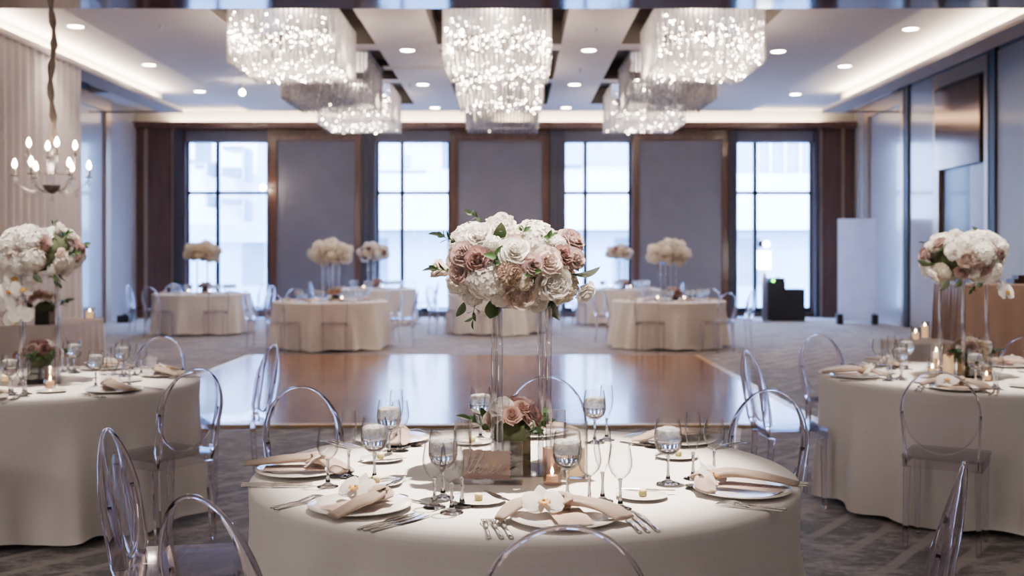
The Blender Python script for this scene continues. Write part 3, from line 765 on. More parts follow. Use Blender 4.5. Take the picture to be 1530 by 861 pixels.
def flatware():
    d = {}
    hand = lambda g, y0: g.tube([(0, y0, .003), (0, y0 + .015, .004), (0, y0 + .06, .0045), (0, y0 + .1, .0035)], [.008, .0085, .005, .003], 8, sx=1).__class__
    def handle(g, y0, w=1):
        b = len(g.v)
        g.tube([(0, y0, .003), (0, y0 + .012, .0032), (0, y0 + .04, .004), (0, y0 + .075, .0045), (0, y0 + .105, .004)], [.0024, .0032, .003, .0024, .0022], 8, sx=2.2 * w, up=(0, 0, 1))
    g = G(); handle(g, -.1)
    def fz_(y): return .004 + .010 * math.sin(PI * min(1, max(0, (y) / .1)))
    g.tube([(0, .005, .004), (0, .03, .007), (0, .045, .010)], [.0022, .0028, .0024], 8, sx=2.6, up=(0, 0, 1))
    for k in range(4):
        x = (k - 1.5) * .0062
        g.tube([(x * .55, .040, .0095), (x, .055, .0115), (x, .08, .009), (x, .098, .005)], [.0016, .0016, .0014, .0008], 6, sx=1.3, up=(0, 0, 1))
    d['fork'] = g.mesh('fork', M['silver'])
    g = G(); handle(g, -.115, .9)
    g.grid(lambda u, v: ((-.007 + .017 * u * (1 - .75 * v ** 3)) if u > .5 else -.007 + .001 * v, -.01 + .125 * v, .0052 + .0006 * math.sin(PI * u)), 4, 8)
    g.grid(lambda u, v: ((-.007 + .017 * u * (1 - .75 * v ** 3)) if u > .5 else -.007 + .001 * v, -.01 + .125 * v, .0038), 4, 8)
    d['knife'] = g.mesh('knife', M['silver'])
    g = G(); handle(g, -.1)
    g.tube([(0, .003, .004), (0, .03, .006)], [.0022, .0024], 8, sx=1.8, up=(0, 0, 1))
    def bowl(off):
        def fn(u, v):
            a = TAU * u; return (.0195 * v * math.cos(a), .057 + .029 * v * math.sin(a), .009 - .0075 * (1 - v * v) + off)
        return fn
    g.grid(bowl(0), 20, 5, True); g.grid(bowl(-.0009), 20, 5, True)
    d['spoon'] = g.mesh('spoon', M['silver'])
    return d
FW = flatware()

def cloth_tube(g, pts, wid, thick, seed, n=22, ripple=.25):
    """soft folded cloth: wide flattened section with pleats along a path"""
    r = random.Random(seed); p1, p2 = r.uniform(0, TAU), r.uniform(0, TAU)
    P = [Vector(p) for p in pts]; m = len(P); b = len(g.v)
    for i in range(m):
        t = (P[min(i + 1, m - 1)] - P[max(i - 1, 0)]).normalized(); u = t.cross(Vector((0, 0, 1))).normalized(); w = u.cross(t)
        for k in range(n):
            a = TAU * k / n; c, s_ = math.cos(a), math.sin(a)
            rip = 1 + ripple * math.sin(5 * c + p1 + i * .35) + .5 * ripple * math.sin(9 * c + p2)
            g.v.append(P[i] + u * (wid[i] * .5 * c) + w * (thick[i] * .5 * s_ * (rip if s_ > 0 else 1)))
    for i in range(m - 1):
        for k in range(n): k2 = (k + 1) % n; g.face(b + i * n + k, b + i * n + k2, b + (i + 1) * n + k2, b + (i + 1) * n + k)
    g.face(*[b + k for k in range(n)][::-1]); g.face(*[b + (m - 1) * n + k for k in range(n)])

def spline(pts, n=6):
    P = [Vector(p) for p in pts]; out = []
    for i in range(len(P) - 1):
        a, b, c, d = P[max(0, i - 1)], P[i], P[i + 1], P[min(len(P) - 1, i + 2)]
        for k in range(n):
            t = k / n; out.append(.5 * (2 * b + (c - a) * t + (2 * a - 5 * b + 4 * c - d) * t * t + (3 * b - a - 3 * c + d) * t ** 3))
    out.append(P[-1]); return out
def lerps(vals, m):
    out = []
    for i in range(m):
        t = i / (m - 1) * (len(vals) - 1); k = min(len(vals) - 2, int(t)); f = t - k; out.append(vals[k] * (1 - f) + vals[k + 1] * f)
    return out
def napkin_mesh(knot, ta, tb, seed, wa=(.05, .06, .065, .03), wb=(.045, .07, .085, .07)):
    """knotted napkin: two tails (lists of points) leaving a wrapped knot"""
    g = G(); kx, ky, kz = knot
    for tail, w in ((ta, wa), (tb, wb)):
        p = spline([knot] + list(tail), 6); m = len(p)
        cloth_tube(g, p, lerps(w, m), lerps((.03, .026, .02, .012), m), seed); seed += 1
    da = (Vector(ta[0]) - Vector(knot)).normalized(); u = da.cross(Vector((0, 0, 1))).normalized(); k = Vector(knot)
    loop = []
    for i in range(13):
        a = TAU * i / 12; loop.append(k + u * (.027 * math.cos(a)) + Vector((0, 0, 1)) * (.018 * math.sin(a)) + da * (.012 * math.sin(2 * a)))
    cloth_tube(g, loop, [.034] * 13, [.013] * 13, seed + 3, 14, .3)
    return g.mesh('napkin', M['napkin'])

def menu_mesh():
    g = G(); g.grid(lambda u, v: ((u - .5) * .098, (v - .5) * .205, .0012 * math.sin(PI * v)), 4, 8)
    return g.mesh('menu_card', M['menu'])
MENU = menu_mesh()
def print_mesh(seed):
    r = random.Random(seed); g = G(); g.smooth = False
    for i in range(13):
        y = .085 - i * .0135; w = r.uniform(.02, .042); x = -w
        while x < w - .004:
            l = r.uniform(.005, .013)
            g.quad((x, y, .0018), (min(w, x + l), y, .0018), (min(w, x + l), y + r.uniform(.002, .0034), .0018), (x, y + .0026, .0018)); x += l + .003
    return g.mesh('print', M['print'])
PRINT = print_mesh(2)

def petal(g, r0, z0, phi, L, hw, a0, a1, cup=.0, curl=0, nu=5, nv=5, ruffle=0, seed=0):
    """one petal leaving the axis at radius r0, height z0, bending from tilt a0 to a1 (radians from vertical)"""
    rs, zs = [r0], [z0]
    for j in range(nv):
        a = a0 + (a1 - a0) * ((j + .5) / nv); rs.append(rs[-1] + L / nv * math.sin(a)); zs.append(zs[-1] + L / nv * math.cos(a))
    def fn(u, v):
        j = min(nv, int(round(v * nv))); s = 2 * u - 1
        w = hw * math.sin(PI * (.12 + .70 * v)) ** .7; t = s * w
        rr = rs[j] - cup * s * s * w; zz = zs[j] + curl * s * s * v - .06 * L * s * s * v * v
        if ruffle: zz += ruffle * v * math.sin(4.5 * s + seed); rr += ruffle * .7 * v * math.cos(3.7 * s + seed * 1.7)
        # wrap the width around the axis
        ra = max(.18, abs(rs[j])); ang = phi + t / ra if abs(t / ra) < 1.3 else phi + math.copysign(1.3, t)
        if rs[j] > .55:  # flatten wide petals into their own plane
            x, y = rr, t; return (x * math.cos(phi) - y * math.sin(phi), x * math.sin(phi) + y * math.cos(phi), zz)
        return (rr * math.cos(ang), rr * math.sin(ang), zz)
    g.grid(fn, nu - 1, nv)

def cup(g, R_, zb, zt, phi, half, flare=0, spiral=.14, ruff=.02, seed=0, nu=8, nv=6, drop=.3):
    """one petal: a patch of a flaring cup around the axis, rounded at the top and rolled over at the lip"""
    def fn(u, v):
        s = 2 * u - 1; w = half * math.sin(PI * (.16 + .55 * v)) ** .6
        r = R_ * (.3 + .7 * v ** .55) * (1 + spiral * s) + flare * v ** 2.6 + ruff * v * v * math.sin(5.3 * s + seed)
        z = zb + (zt - zb) * v * (1 - drop * abs(s) ** 3) - .55 * abs(flare) * v ** 5 + ruff * v * math.cos(4.1 * s + seed * 1.3)
        a = phi + s * w; return (r * math.cos(a), r * math.sin(a), z)
    g.grid(fn, nu, nv)
def rose(seed=0, open_=1.0):
    r = random.Random(seed); g = G(); ph = r.uniform(0, TAU)
    for i, (n, R_, zt, half, fl) in enumerate(((2, .06, .47, 2.0, 0), (3, .15, .52, 1.35, .02), (4, .25, .54, 1.05, .04), (5, .36, .53, .92, .08), (5, .48, .48, .88, .15), (6, .58, .36, .8, .27), (6, .62, .16, .78, .38))):
        if open_ < 1 and i > 4: break
        for k in range(n): cup(g, R_, -.42, zt + r.uniform(-.03, .03), ph + i * .77 + TAU * k / n + r.uniform(-.12, .12), half, fl * open_, .15, .018, r.uniform(0, 6))
    g.tube([(0, 0, -.62), (0, 0, -.4), (0, 0, -.2)], [.05, .3, .32], 10)
    return g
def peony(seed=0):
    r = random.Random(seed); g = G(); ph = r.uniform(0, TAU)
    for i, (n, R_, zt, half, fl) in enumerate(((7, .82, .05, .62, .22), (6, .9, .42, .75, -.06), (6, .8, .50, .72, -.12))):
        for k in range(n): cup(g, R_, -.5, zt + r.uniform(-.06, .06), ph + i * .6 + TAU * k / n, half, fl, .08, .04, r.uniform(0, 6))
    for i in range(6):
        a = TAU * i / 6 + .3; d = .34 if i else 0; o = G()
        for j, (n, R_) in enumerate(((2, .08), (3, .17), (4, .26))):
            for k in range(n): cup(o, R_, -.4, .36 - .03 * j + r.uniform(-.05, .05), r.uniform(0, 6), 1.1, .03, .2, .04, r.uniform(0, 6), 6, 4)
        g.add(o, Matrix.Translation((d * math.cos(a), d * math.sin(a), 0)))
    g.sphere((0, 0, -.25), .55, 10)
    return g
def hydrangea(seed=0, n=170):
    r = random.Random(seed); g = G(); g.sphere((0, 0, 0), .8, 12, (1, 1, .85))
    for k in range(n):
        z = 1 - 1.75 * (k + .5) / n; a = k * 2.39996 + r.uniform(-.15, .15); s = math.sqrt(max(0, 1 - z * z))
        nrm = Vector((s * math.cos(a), s * math.sin(a), z * .9)); rad = r.uniform(.82, 1.0)
        q = (nrm + Vector((r.uniform(-.35, .35), r.uniform(-.35, .35), r.uniform(-.35, .35)))).to_track_quat('Z', 'Y').to_matrix().to_4x4()
        mt = Matrix.Translation(nrm * rad) @ q @ Matrix.Rotation(r.uniform(0, TAU), 4, 'Z'); sz = r.uniform(.12, .165)
        for p in range(4):
            m2 = mt @ Matrix.Rotation(PI / 2 * p, 4, 'Z'); b = len(g.v)
            for v in ((0, 0, -.12), (.5, -.5, .1), (1.05, -.42, .12), (1.2, 0, -.02), (1.05, .42, .12), (.5, .5, .1), (.65, 0, -.04)): g.v.append(m2 @ (Vector(v) * sz))
            for i in range(6): g.face(b + (i if i else 0), b + (i + 1) % 6, b + 6)
    return g
def dahlia(seed=0):
    r = random.Random(seed); g = G(); g.sphere((0, 0, -.1), .6, 10)
    n = 150
    for k in range(n):
        z = 1 - 1.4 * (k + .5) / n; a = k * 2.39996; s = math.sqrt(max(0, 1 - z * z)); nrm = Vector((s * math.cos(a), s * math.sin(a), z))
        mt = Matrix.Translation(nrm * .55) @ nrm.to_track_quat('Z', 'Y').to_matrix().to_4x4() @ Matrix.Rotation(a, 4, 'Z'); h = G()
        petal(h, .0, 0, 0, .48 * r.uniform(.85, 1.1), .16, .1, .7, 0, 0, 4, 3, .05, k); g.add(h, mt)
    return g
def leafspray(seed=0, n=6, L=1.0, w=.28):
    r = random.Random(seed); g = G()
    stem = spline([(0, 0, 0), (.05, .02, .5), (.16, .05, 1.0)], 5); g.tube(stem, .022, 5)
    for k in range(n):
        t = .25 + .75 * k / max(1, n - 1); p = stem[min(len(stem) - 1, int(t * (len(stem) - 1)))]
        a = k * 2.4 + r.uniform(-.3, .3); m = Matrix.Translation(p) @ Matrix.Rotation(a, 4, 'Z') @ Matrix.Rotation(r.uniform(.5, 1.0) if k < n - 1 else .15, 4, 'Y')
        ll = L * .62 * r.uniform(.8, 1.1); h = G()
        h.grid(lambda u, v: ((.12 * v * v - .08 * abs(2 * u - 1) * math.sin(PI * v)) * ll, (2 * u - 1) * w * ll * math.sin(PI * min(1, .04 + .96 * v)) ** .8 * (1 - .25 * v), ll * v), 4, 8); g.add(h, m)
    return g
def bigleaf():
    g = G(); g.grid(lambda u, v: (.18 * v * v - .12 * abs(2 * u - 1) * math.sin(PI * v), (2 * u - 1) * .36 * math.sin(PI * min(1, .03 + .97 * v)) ** .8, 1.15 * v), 6, 10); return g
def orchid(seed=0):
    r = random.Random(seed); g = G()
    for k, a in enumerate((PI / 2, PI * 1.18, -PI * .18)):   # sepals
        m = Matrix.Rotation(a, 4, 'Z'); h = G()
        h.grid(lambda u, v: (v * .95, (2 * u - 1) * .36 * math.sin(PI * (.06 + .9 * v)) ** .8, -.05 + .1 * v * v - .05 * (2 * u - 1) ** 2), 6, 7); g.add(h, m)
    for s in (1, -1):                                        # broad petals
        m = Matrix.Rotation(0 if s > 0 else PI, 4, 'Z') @ Matrix.Rotation(.12 * s, 4, 'Z'); h = G()
        h.grid(lambda u, v: (.05 + v * .95, (2 * u - 1) * .6 * math.sin(PI * (.07 + .8 * v)) ** .7, .04 + .12 * v - .14 * v * v - .06 * (2 * u - 1) ** 2), 8, 7); g.add(h, m)
    lip = G()
    for a in (-PI / 2, -PI / 2 + .9, -PI / 2 - .9):
        h = G(); h.grid(lambda u, v: (v * .36, (2 * u - 1) * .13 * math.sin(PI * (.15 + .7 * v)), .05 + .16 * math.sin(PI * v * .8)), 4, 5); lip.add(h, Matrix.Rotation(a, 4, 'Z'))
    lip.sphere((0, .03, .08), .09, 8)
    return g, lip
ROSE = [rose(k).mesh('rose', M['white_petal']) for k in range(3)]; BUD = rose(9, .45).mesh('rose_bud', M['blush_petal'])
PEONY = [peony(k).mesh('peony', M['white_petal']) for k in range(2)]; HYD = [hydrangea(k).mesh('hydrangea', M['white_petal']) for k in range(2)]
DAH = dahlia(1).mesh('dahlia', M['tan_petal']); SPRAY = [leafspray(k).mesh('leaf_sprig', M['leaf']) for k in range(2)]; BIG = bigleaf().mesh('leaf', M['leaf'])
_o, _l = orchid(); ORC = _o.mesh('orchid_petals', M['white_petal']); ORL = _l.mesh('orchid_lip', M['orchid_lip'])
_cache = {}
def fmesh(kind, col, var=0):
    k = (kind, col, var)
    if k not in _cache:
        base = {'rose': ROSE[var % 3], 'bud': BUD, 'peony': PEONY[var % 2], 'hydrangea': HYD[var % 2], 'dahlia': DAH, 'sprig': SPRAY[var % 2], 'leaf': BIG}[kind]
        _cache[k] = recolor(base, M[col + '_petal'] if kind not in ('sprig', 'leaf') else M['leaf'])
    return _cache[k]
def orient(nrm, twist): return Vector(nrm).to_track_quat('Z', 'Y').to_matrix().to_4x4() @ Matrix.Rotation(twist, 4, 'Z')
PNAME = {'bud': 'rose_bud', 'sprig': 'leaf_sprig'}

# flowers of the tall arrangement: (px, py, radius px, kind, colour) as seen on its camera-facing side, about a centre at (766, 395)
TALL = [(806, 338, 39, 'hydrangea', 'white'), (748, 332, 22, 'peony', 'white'), (715, 347, 21, 'rose', 'white'), (768, 372, 21, 'rose', 'white'), (820, 388, 21, 'rose', 'blush'),
        (690, 377, 20, 'rose', 'mauve'), (713, 385, 19, 'rose', 'dusty'), (762, 407, 17, 'dahlia', 'tan'), (861, 352, 21, 'rose', 'mauve'), (843, 378, 16, 'rose', 'dusty'), (864, 385, 16, 'rose', 'mauve'),
        (797, 394, 16, 'rose', 'mauve'), (648, 401, 14, 'bud', 'blush'), (720, 428, 37, 'hydrangea', 'white'), (673, 434, 20, 'hydrangea', 'white'), (776, 443, 23, 'peony', 'blush'),
        (830, 424, 25, 'peony', 'white'), (855, 446, 26, 'hydrangea', 'cream'), (882, 442, 17, 'rose', 'white'), (803, 455, 17, 'peony', 'white'), (770, 348, 14, 'hydrangea', 'blush'),
        (683, 408, 16, 'rose', 'mauve'), (735, 358, 14, 'hydrangea', 'white'), (782, 425, 16, 'hydrangea', 'cream'), (700, 455, 18, 'hydrangea', 'white'), (745, 455, 14, 'hydrangea', 'white'), (838, 358, 16, 'hydrangea', 'white')]
TALL_LEAF = [(672, 358, 16, 'sprig', (-.9, -.2, .35)), (713, 325, 12, 'sprig', (-.8, -.1, .5)), (745, 352, 16, 'leaf', (.3, -.6, .8)), (779, 352, 13, 'sprig', (.1, -.7, .6)), (871, 408, 22, 'leaf', (.95, -.4, .1)),
             (737, 458, 18, 'leaf', (-.2, -.5, -.9)), (706, 466, 14, 'sprig', (-.2, -.5, -.8)), (688, 462, 12, 'leaf', (-.35, -.3, -.9)), (829, 462, 18, 'leaf', (.15, -.5, -.9)), (786, 410, 16, 'sprig', (.3, -.8, .1)), (738, 392, 20, 'sprig', (0, -.9, .4)), (812, 362, 14, 'sprig', (.4, -.8, .4)), (664, 404, 16, 'sprig', (-.9, -.3, .1))]
def tall_parts(seed=0, stretch=1.0):
    r = random.Random(seed); K = 3.55 / 1600; a_, b_, c_ = .255, .235, .165; parts = []
    core = G(); core.sphere((0, 0, 0), 1, 14, (.19, .17, .115)); parts.append(('moss_base', core.mesh('moss_base', M['moss'])))
    def at(px, py):
        dx, dz = (px - 766) * K, -(py - 395) * K; q = (dx / a_) ** 2 + (dz / c_) ** 2
        dy = -b_ * math.sqrt(max(0.02, 1 - q)); n = Vector((dx / a_ ** 2, dy / b_ ** 2, dz / c_ ** 2)).normalized(); return Vector((dx, dy, dz)), n
    for i, (px, py, rp, kind, col) in enumerate(TALL):
        p, n = at(px, py); s = rp * K * (1.7 if kind == 'bud' else 1)
        if kind in ('rose', 'peony', 'dahlia'): n = (n + Vector((0, -.5, .12))).normalized()
        if kind == 'bud': n = Vector((-.9, -.3, .3))
        p = p - n * s * (.75 if kind == 'hydrangea' else .35); p = p * stretch if stretch != 1 else p
        parts.append((PNAME.get(kind, kind), fmesh(kind, col, i), Matrix.Translation(p) @ orient(n, r.uniform(0, TAU)) @ Matrix.Scale(s * (1.0 if kind == 'hydrangea' else 1.12), 4), None, None if col == 'white' or kind == 'dahlia' else '%s %s' % ({'dusty': 'dusty brown-pink'}.get(col, col), kind)))
    for px, py, rp, kind, n in TALL_LEAF:
        p, _ = at(px, py); p.y *= .8
        parts.append((PNAME.get(kind, kind), fmesh(kind, '', int(px)), Matrix.Translation(p - Vector(n) * rp * K * .8) @ orient(n, r.uniform(-.5, .5) + (PI / 2 if kind == 'leaf' else 0)) @ Matrix.Scale(rp * K * 1.9, 4)))
    cols = ['white', 'white', 'blush', 'mauve', 'white', 'cream', 'dusty']; kinds = ['hydrangea', 'rose', 'peony', 'rose', 'hydrangea', 'rose', 'rose']
    for i in range(34):    # the side that faces away, the crown and the flanks
        az = r.uniform(.05 * PI, .95 * PI); el = r.uniform(-.75, .95)
        n = Vector((math.cos(az) * math.cos(el), math.sin(az) * math.cos(el), math.sin(el))); k = i % 7; s = .05 if kinds[k] != 'hydrangea' else .075
        p = Vector((n.x * a_, n.y * b_, n.z * c_)) * .92
        parts.append((kinds[k], fmesh(kinds[k], cols[k], i), Matrix.Translation(p - n * s * .5) @ orient(n, r.uniform(0, TAU)) @ Matrix.Scale(s, 4)))
    return parts
STAND_A = .165
def stand_parts(h, a=STAND_A, rr=.0105):
    rod = G().lathe([(.0005, .004), (rr, .004), (rr, h), (.0005, h)], 14).mesh('rod', M['rod_acrylic'])
    base = G().box((-a / 2 - .02, -a / 2 - .02, .0005), (a / 2 + .02, a / 2 + .02, .005)).mesh('base_plate', M['rod_acrylic'])
    top = G().box((-a / 2 - .005, -a / 2 - .005, h), (a / 2 + .005, a / 2 + .005, h + .006)).mesh('top_plate', M['rod_acrylic'])
    return [('base_plate', base), ('top_plate', top)] + [('rod', rod, T(x * a / 2, y * a / 2, 0)) for x in (-1, 1) for y in (-1, 1)]

def low_parts(seed, wide=1.0, cols=('dusty', 'blush', 'coral', 'mauve', 'white'), vase='dark_vase'):
    r = random.Random(seed); v = G()
    v.box((-.05, -.05, .001), (.05, .05, .1)); parts = [('vase', v.mesh('vase', M[vase]))]
    parts.append(('moss_base', G().sphere((0, 0, .115), .065, 10, (1.1, 1, .8)).mesh('moss_base', M['moss'])))
    for i in range(11):
        az = i * 2.4 + r.uniform(-.3, .3); el = r.uniform(.0, 1.2) if i else 1.4; s = r.uniform(.034, .046)
        n = Vector((math.cos(az) * math.cos(el), math.sin(az) * math.cos(el), math.sin(el))); p = Vector((0, 0, .14)) + Vector((n.x * .10 * wide, n.y * .09 * wide, n.z * .085))
        k = 'rose' if i % 4 else 'peony'; c = cols[i % len(cols)]
        parts.append((k, fmesh(k, c, i), Matrix.Translation(p) @ orient(n, r.uniform(0, TAU)) @ Matrix.Scale(s, 4)))
    for i in range(5):
        az = r.uniform(0, TAU); n = (math.cos(az), math.sin(az), .5); parts.append(('leaf_sprig', fmesh('sprig', '', i), Matrix.Translation((n[0] * .07, n[1] * .07, .12)) @ orient(n, 0) @ Matrix.Scale(.085, 4)))
    return parts

def holder(r, h): return G().lathe([(.0005, .002), (r * .92, .002), (r, .006), (r, h), (r - .002, h), (r - .003, .008), (.0005, .008)], 28).mesh('candle_holder', M['holder'])
def candle_parts(r, h):
    c = G().lathe([(.0005, 0), (r, 0), (r, h - .002), (r * .9, h), (r * .3, h - .003), (.0005, h - .003)], 18).mesh('wax', M['wax'])
    f = G().lathe([(.0004, 0), (.004, .005), (.0052, .011), (.003, .02), (.0004, .028)], 8).mesh('flame', M['flame'])
    return [('wax', c), ('flame', f, T(0, 0, h))]

# ------------------------------------------------------------------ place settings
def setting(tx, ty, deg, tname, full=True, rp=.735, nap='long', seed=0, glasses=None, forks=3, knives=3, hour=None, orch=True, only=None, center=None):
    a = math.radians(deg); hr = hour or oclock(deg)
    px, py = center if center else (tx + rp * math.cos(a), ty + rp * math.sin(a))
    base = T(px, py, .751, a + PI / 2)      # local +y points to the table centre
    w = '%s o\'clock place of the %s' % (hr, tname)
    def ok(k): return only is None or k in only
    r = random.Random(seed + int(deg) * 7)
    if ok('plate'): solo('dinner_plate', PLATE, 'ivory dinner plate, ' + w, 'plate', base, 'dinner plates')
    if ok('menu'): thing('menu_card', 'blush printed menu card under the napkin, ' + w, 'menu', base @ T(.012, -.02, .0195, r.uniform(-.08, .08)), [('card', MENU), ('print', PRINT)], 'menu cards')
    if ok('napkin'):
        if nap == 'long': nm = napkin_mesh((.01, .045, .04), ((-.06, .055, .042), (-.13, .03, .035), (-.185, -.03, .012)), ((.07, .03, .036), (.12, -.03, .032), (.155, -.085, .016)), seed)
        elif nap == 'short': nm = napkin_mesh((.045, .035, .04), ((-.02, .06, .036), (-.08, .075, .03), (-.13, .07, .024)), ((.06, -.03, .034), (.065, -.08, .028), (.055, -.15, .007)), seed, wb=(.045, .06, .06, .065))
        elif nap == 'out': nm = napkin_mesh((-.02, .12, .035), ((-.075, .10, .03), (-.10, .085, .02), (-.125, .06, .014)), ((.03, .05, .045), (.05, -.05, .04), (.055, -.16, .026)), seed, wb=(.045, .065, .08, .06))
        else: nm = napkin_mesh((.0, .05, .04), ((-.02, .0, .04), (-.03, -.08, .032), (-.035, -.19, .020)), ((.03, .1, .034), (.06, .14, .018), (.09, .16, .012)), seed, wa=(.05, .08, .1, .085))
        solo('napkin', nm, 'knotted blush linen napkin, ' + w, 'napkin', base @ T(0, 0, .007), 'knotted napkins')
    if ok('orchid') and orch:
        oz = .052 if nap != 'out' else .05; ox, oy = {'long': (-.055, .02), 'short': (-.04, .03), 'out': (-.01, .1), 'side': (.02, .06)}[nap]
        thing('orchid', 'white orchid bloom laid on the napkin, ' + w, 'flower', base @ T(ox, oy - .01, oz, r.uniform(-.25, .25), .06, math.radians(38)), [('orchid_petals', ORC), ('orchid_lip', ORL)], 'orchid blooms')
    if ok('fork'):
        for k in range(forks):
            solo('fork', FW['fork'], '%s silver fork, %s' % (('inner', 'middle', 'outer')[k], w), 'fork', base @ T(-.172 - .0255 * k, -.075 + .004 * k, 0, r.uniform(-.05, .05)), 'forks')
    if ok('knife'):
        for k in range(knives):
            solo('knife', FW['knife'], '%s silver knife, %s' % (('inner', 'middle', 'outer')[k], w), 'knife', base @ T(.176 + .024 * k, -.05 + .003 * k, 0, r.uniform(-.04, .04)), 'knives')
    if full and ok('spoon'):
        solo('spoon', FW['spoon'], 'silver dessert spoon above the plate, ' + w, 'spoon', base @ T(.05, .165, 0, PI / 2 + r.uniform(-.1, .1)), 'spoons')
    if ok('bread'):
        bx, by = -.205, .255
        solo('bread_plate', SIDE, 'small white bread plate, ' + w, 'plate', base @ T(bx, by, 0), 'bread plates')
        if full:
            solo('butter_pat', BUTTER, 'pat of butter on the bread plate, ' + w, 'butter', base @ T(bx - .005, by - .005, .0065), 'butter pats')
            solo('butter_knife', FW['knife'], 'small butter knife across the bread plate rim, ' + w, 'knife', base @ T(bx + .058, by + .01, .0105, .35, .8), 'butter knives')
    gl = glasses if glasses is not None else [('water', .06, .25), ('wine', .11, .17), ('flute', .16, .215), ('wine', .19, .115)]
    nth = {}
    for kind, gx, gy in gl:
        nth[kind] = nth.get(kind, 0) + 1; m = base @ T(gx, gy, 0, r.uniform(0, 6))
        if kind == 'water':
            thing('water_goblet', 'water goblet filled with ice, ' + w, 'glass', m, [('goblet', GL['water']), ('water', WATER), ('crushed_ice', ICE)], 'water goblets')
        else:
            nm = {'wine': 'wine_glass', 'flute': 'champagne_flute'}[kind]
            pre = {'wine': ('empty wine glass beside the water goblet, ', 'empty wine glass toward the plate edge, ')[min(1, nth[kind] - 1)], 'flute': 'tall empty champagne flute, '}[kind]
            solo(nm, GL[kind], pre + w, 'glass', m, nm.replace('_', ' ') + 's')

def table(tx, ty, tname, seed, label, chairs, mesh=None, cr=1.13):
    return solo('tablecloth', mesh or cloth_mesh(seed, [math.radians(c) for c in chairs]), label, 'tablecloth', T(tx, ty, 0), 'floor-length tablecloths')

# ---- the number-card table
FX, FY = .041, 3.67; FN = 'number-card table'
fch = [-87, -124.3, 185, 134, 85, 40, -31]
table(FX, FY, FN, 11, 'ivory linen cloth draped to the floor over the number-card table', fch)
for c, hr, tl, rr in zip(fch, ('six', 'seven', 'nine', 'eleven', 'twelve', 'two', 'four'), (0, -.1, .07, 0, 0, 0, .06), (1.13, 1.10, 1.115, 1.13, 1.13, 1.13, 1.13)): chair(FX, FY, c, FN, hour=hr, tilt=tl, r=rr)
S = lambda c, hr, **k: setting(FX, FY, c, FN, hour=hr, **k)
S(-82, 'six', center=(.143, 2.976), nap='long', seed=1)
S(-131, 'seven', center=(-.442, 3.117), nap='short', seed=2, forks=2, glasses=[('water', .085, .256), ('wine', .15, .155), ('wine', .235, .14), ('flute', .205, .214)])
S(-178, 'nine', center=(-.715, 3.63), nap='side', seed=3, glasses=[('wine', .22, .12), ('flute', .08, .17), ('water', .13, .26)])
S(131, 'eleven', center=(-.478, 4.25), nap='side', seed=4, glasses=[('water', .19, .26), ('wine', .1, .2), ('flute', .06, .12)], orch=False)
S(87, 'twelve', seed=5, nap='long', glasses=[('wine', .15, .17), ('water', .2, .12)], only=('plate', 'napkin'), orch=False)
S(42, 'two', center=(.651, 4.22), nap='side', seed=6, forks=2, glasses=[('water', .21, .25), ('flute', .22, .17)], orch=False)
S(-27, 'four', center=(.715, 3.324), nap='out', seed=7, forks=2, glasses=[('water', .027, .25), ('flute', .134, .2), ('wine', .23, .157)])
sx, sy, sr = .03, 3.66, math.radians(8)
thing('flower_stand', 'tall clear acrylic four-rod stand holding flowers on the number-card table', 'stand', T(sx, sy, .751, sr), stand_parts(.56))
thing('flower_arrangement', 'large white and mauve rose arrangement atop the stand on the number-card table', 'flower arrangement', T(.002, 3.66, 1.458), tall_parts(1))
thing('flower_vase', 'low dark vase of dusky pink roses beneath the number-card table\'s tall stand', 'flower arrangement', T(.0, 3.76, .751, .4), low_parts(4))
# number card in its clear frame
cw, chh = .155, .095
fr = G(); fr.box((-.115, -.009, 0), (.115, -.006, .135)); fr.box((-.115, .004, 0), (.115, .007, .135)); fr.box((-.115, -.035, 0), (.115, .035, .004))
ctr = onz(728, 722); cyaw = math.radians(-4)
thing('card_frame', 'clear acrylic upright frame holding the pink number card', 'frame', T(ctr.x, ctr.y, .751, cyaw), [('clear_sheet', fr.mesh('clear_sheet', M['holder']))])
def card_mesh():
    r = random.Random(5); g = G(); n = 26; pts = []
    for k in range(n): pts.append((-cw / 2 + cw * k / n, chh / 2 + r.uniform(-.003, .003)))
    for k in range(16): pts.append((cw / 2 + (.0035 if k % 2 else -.003), chh / 2 - chh * k / 16))
    for k in range(n): pts.append((cw / 2 - cw * k / n, -chh / 2 + r.uniform(-.003, .003)))
    for k in range(16): pts.append((-cw / 2 + r.uniform(-.003, .003), -chh / 2 + chh * k / 16))
    g.smooth = False; b = len(g.v); m = len(pts)
    for y in (-.0008, .0008): g.v += [Vector((x, y, z)) for x, z in pts]
    g.face(*[m - 1 - k for k in range(m)]); g.face(*[m + k for k in range(m)])
    for k in range(m): g.face(k, (k + 1) % m, m + (k + 1) % m, m + k)
    return g.mesh('card', M['card'])
